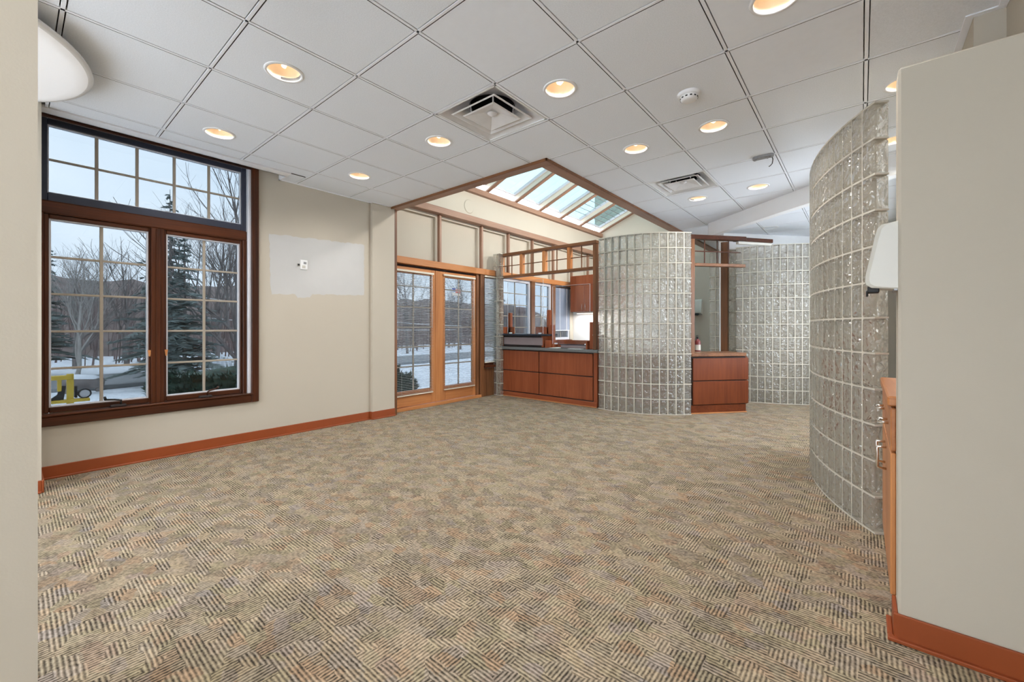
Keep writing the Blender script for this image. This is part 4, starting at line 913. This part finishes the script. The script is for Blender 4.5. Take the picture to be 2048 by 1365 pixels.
# dense thicket beyond the road: nobody could count its stems
th_ = MB(); rnd = random.Random(21)
for k in range(1100):
    x = rnd.uniform(-34, -20.5); y = rnd.uniform(-22, 48); h = rnd.uniform(2.2, 5.0) * (0.75 + .02 * (-20 - x)); r0 = rnd.uniform(.02, .06)
    z0 = GZ - .2 + max(0, (-27 - x)) * .28; lean = Vector((rnd.uniform(-.12, .12), rnd.uniform(-.12, .12), 1)); p = Vector((x, y, z0))
    th_.tube([p, p + lean * h * .5, p + lean * h], [r0, r0 * .7, .008], 3, caps=False)
    for b in range(5):
        s = rnd.uniform(.3, .9); q = p + lean * h * s; a = rnd.uniform(0, 6.28); L_ = h * .3 * (1.1 - s)
        th_.tube([q, q + Vector((math.cos(a) * L_ * .6, math.sin(a) * L_ * .6, L_ * .8))], [r0 * .5, .006], 3, caps=False)
th_.build('woodland_thicket', 'twigs', kind='stuff', label='dense reddish brown winter thicket beyond the road', cat='thicket')
# hedge and shrub: leafy clumps
def leafy(name, cx, cy, rx, ry, z0, z1, n, label, seed, sz=0.07, SQ=2.5):
    rnd = random.Random(seed); core = MB(); lv = MB(); nn = 14; mm = 8
    for i in range(mm + 1):
        f_ = i / mm; z = z0 + (z1 - z0 - .06) * f_; s = math.sqrt(max(0.02, 1 - (max(0, f_ - .35) / .65) ** SQ)) * .9
        for k in range(nn):
            a = 2 * math.pi * k / nn; e = rnd.uniform(.9, 1.05); ux = math.copysign(abs(math.cos(a)) ** .5, math.cos(a)); uy = math.copysign(abs(math.sin(a)) ** .5, math.sin(a)); core.v.append((cx + rx * s * e * ux, cy + ry * s * e * uy, z))
    for i in range(mm):
        for k in range(nn): core.f.append((i * nn + k, i * nn + (k + 1) % nn, (i + 1) * nn + (k + 1) % nn, (i + 1) * nn + k)); core.sm.append(True)
    core.f.append(tuple(mm * nn + k for k in range(nn))); core.sm.append(True)
    for _ in range(n):
        i = rnd.randrange(2, mm + 1); k = rnd.randrange(nn); p = Vector(core.v[i * nn + k]); q = Vector(core.v[i * nn + (k + 1) % nn]); p = p.lerp(q, rnd.random()); p.z += rnd.uniform(-.05, .05)
        if i == mm: p = Vector((cx, cy, p.z)).lerp(p, rnd.random() ** .5)
        o = (p - Vector((cx, cy, (z0 + z1) / 2 - .2))); o = Vector((o.x / rx, o.y / ry, o.z)).normalized(); d = (o + Vector((rnd.uniform(-.7, .7), rnd.uniform(-.7, .7), rnd.uniform(-.1, .9)))).normalized()
        s = d.cross(Vector((rnd.uniform(-1, 1), rnd.uniform(-1, 1), rnd.uniform(-1, 1)))).normalized(); L_ = sz * rnd.uniform(.7, 1.8); w = sz * .28; u = s.cross(d) * w * .5
        lv.add([p - s * w, p + s * w, p + u, p + d * L_], [(0, 1, 2), (0, 2, 3), (2, 1, 3), (1, 0, 3)])
    t = thing(name, (cx, cy, z0), label, 'hedge' if name == 'clipped_hedge' else 'shrub')
    core.build('inner_foliage', 'hedge', t); lv.build('leaves', 'hedge', t, kind='stuff'); MB().tube([(cx, cy, z0 - .1), (cx, cy, z0 + .3)], .03, 6).build('stem', 'bark', t)
leafy('clipped_hedge', -2.8, 1.55, 0.5, 1.28, GZ, 0.66, 6000, 'low dark green hedge right outside the right casement', 31, SQ=9)
leafy('evergreen_shrub', -2.1, 3.62, 0.32, 0.36, GZ, 0.43, 1500, 'round dark shrub outside the first glazed door', 32)
# ploughed snow bank with pickets in the right pane
sb = MB(); nn = 40
for i in range(nn + 1):
    y = 3.15 + 1.4 * i / nn; hgt = (.55 * math.sin(math.pi * min(1, max(0, (i + 1) / (nn + 2))))) + .12 * math.sin(i * 1.7)
    for k in range(7):
        a = math.pi * k / 6; sb.v.append((-12.9 + .45 * math.cos(a), y, GZ - .05 + max(.05, hgt) * math.sin(a) * 1.15))
for i in range(nn):
    for k in range(6): sb.f.append((i * 7 + k, i * 7 + k + 1, (i + 1) * 7 + k + 1, (i + 1) * 7 + k)); sb.sm.append(True)
sb.build('snow_bank', 'snow', label='long heaped snow bank in the right casement', cat='snow bank')
# yellow lifting frame outside the lower left pane
y_ = thing('lifting_frame', (-3.0, -0.3, GZ), 'yellow steel lifting frame outside the lower left pane', 'machine frame')
CB(-3.05, -2.97, -0.75, -0.30, 0.535, 0.585).build('top_bar', 'yellow', y_); CB(-3.04, -2.98, -0.345, -0.285, -0.42, 0.60).build('upright', 'yellow', y_); CB(-3.04, -2.98, -0.42, -0.385, 0.40, 0.54).build('brace', 'yellow', y_)
CB(-3.06, -2.96, -0.70, -0.15, 0.262, 0.298).build('cross_bar', 'yellow', y_); CB(-3.06, -2.96, -0.70, -0.15, GZ, -0.42).build('foot_bar', 'yellow', y_); CB(-3.04, -2.98, -0.70, -0.64, -0.42, 0.54).build('upright', 'yellow', y_)
MB().extrude([(-3.03, -0.35, .46), (-3.03, -0.37, .28), (-3.03, -0.52, .28), (-3.03, -0.42, .36), (-3.03, -0.40, .46)], (.04, 0, 0)).build('gusset', 'tyre', y_)
CB(-3.03, -2.99, -0.28, -0.255, .31, .45).build('side_plate', 'tyre', y_)
wh = MB(); n = 24
for i, (xx, rr) in enumerate(((-3.05, .045), (-3.05, .06), (-2.97, .06), (-2.97, .045))):
    for k in range(n): wh.v.append((xx, -0.195 + rr * math.cos(2 * math.pi * k / n), .355 + rr * math.sin(2 * math.pi * k / n)))
for i in range(3):
    for k in range(n): wh.f.append((i * n + k, i * n + (k + 1) % n, (i + 1) * n + (k + 1) % n, (i + 1) * n + k)); wh.sm.append(False)
w_ = wh.build('wheel', 'tyre', y_); MB().extrude([(-3.04, -0.195 + .046 * math.cos(2 * math.pi * k / 20), .355 + .046 * math.sin(2 * math.pi * k / 20)) for k in range(20)], (.066, 0, 0)).build('hub', 'sashwhite', w_)
# snow capped log lying by the road
l_ = thing('fallen_log', (-11.0, 0.35, GZ), 'grey snow capped log lying by the road at the left', 'log')
MB().tube([(-11.0, 0.02, -.26), (-11.05, 0.3, -.25), (-11.0, 0.62, -.27), (-11.02, 0.80, -.28)], [.14, .16, .15, .12], 12).build('trunk', 'bark', l_)
MB().tube([(-11.0, 0.0, -.18), (-11.05, 0.3, -.15), (-11.0, 0.62, -.18), (-11.02, 0.78, -.2)], [.06, .12, .11, .04], 10).build('snow_cap', 'snow', l_)
for yy in (0.15, 0.7): MB().tube([(-11.0, yy, GZ), (-11.0, yy, -.35)], .05, 6).build('stub', 'bark', l_)
# snow topped shed at the right of the window
s_ = thing('snowy_shed', (-15.0, 5.6, GZ), 'small snow topped shed at the right edge of the window', 'shed')
CB(-15.6, -14.2, 5.55, 7.0, GZ - .1, .15).build('wall_body', 'bracket', s_)
MB().extrude([(-15.8, 5.4, .15), (-14.0, 5.4, .15), (-14.9, 5.4, .75)], (0, 1.8, 0)).build('roof', 'snow', s_)
CB(-14.22, -14.18, 5.9, 6.4, -.45, .05).build('door', 'sashwhite', s_)
# overhead wires
for k, (x, z0, z1) in enumerate(((-12.5, 2.2, 1.25), (-13.0, 1.55, 1.05))):
    MB().tube([(x, 3.0 + i * 1.5, z0 + (z1 - z0) * i / 8 - .2 * math.sin(math.pi * i / 8)) for i in range(9)], .014, 5).build('overhead_wire', 'paper', label=('upper' if k == 0 else 'lower') + ' thin overhead wire crossing the right casement', cat='wire', group='overhead wires outside')
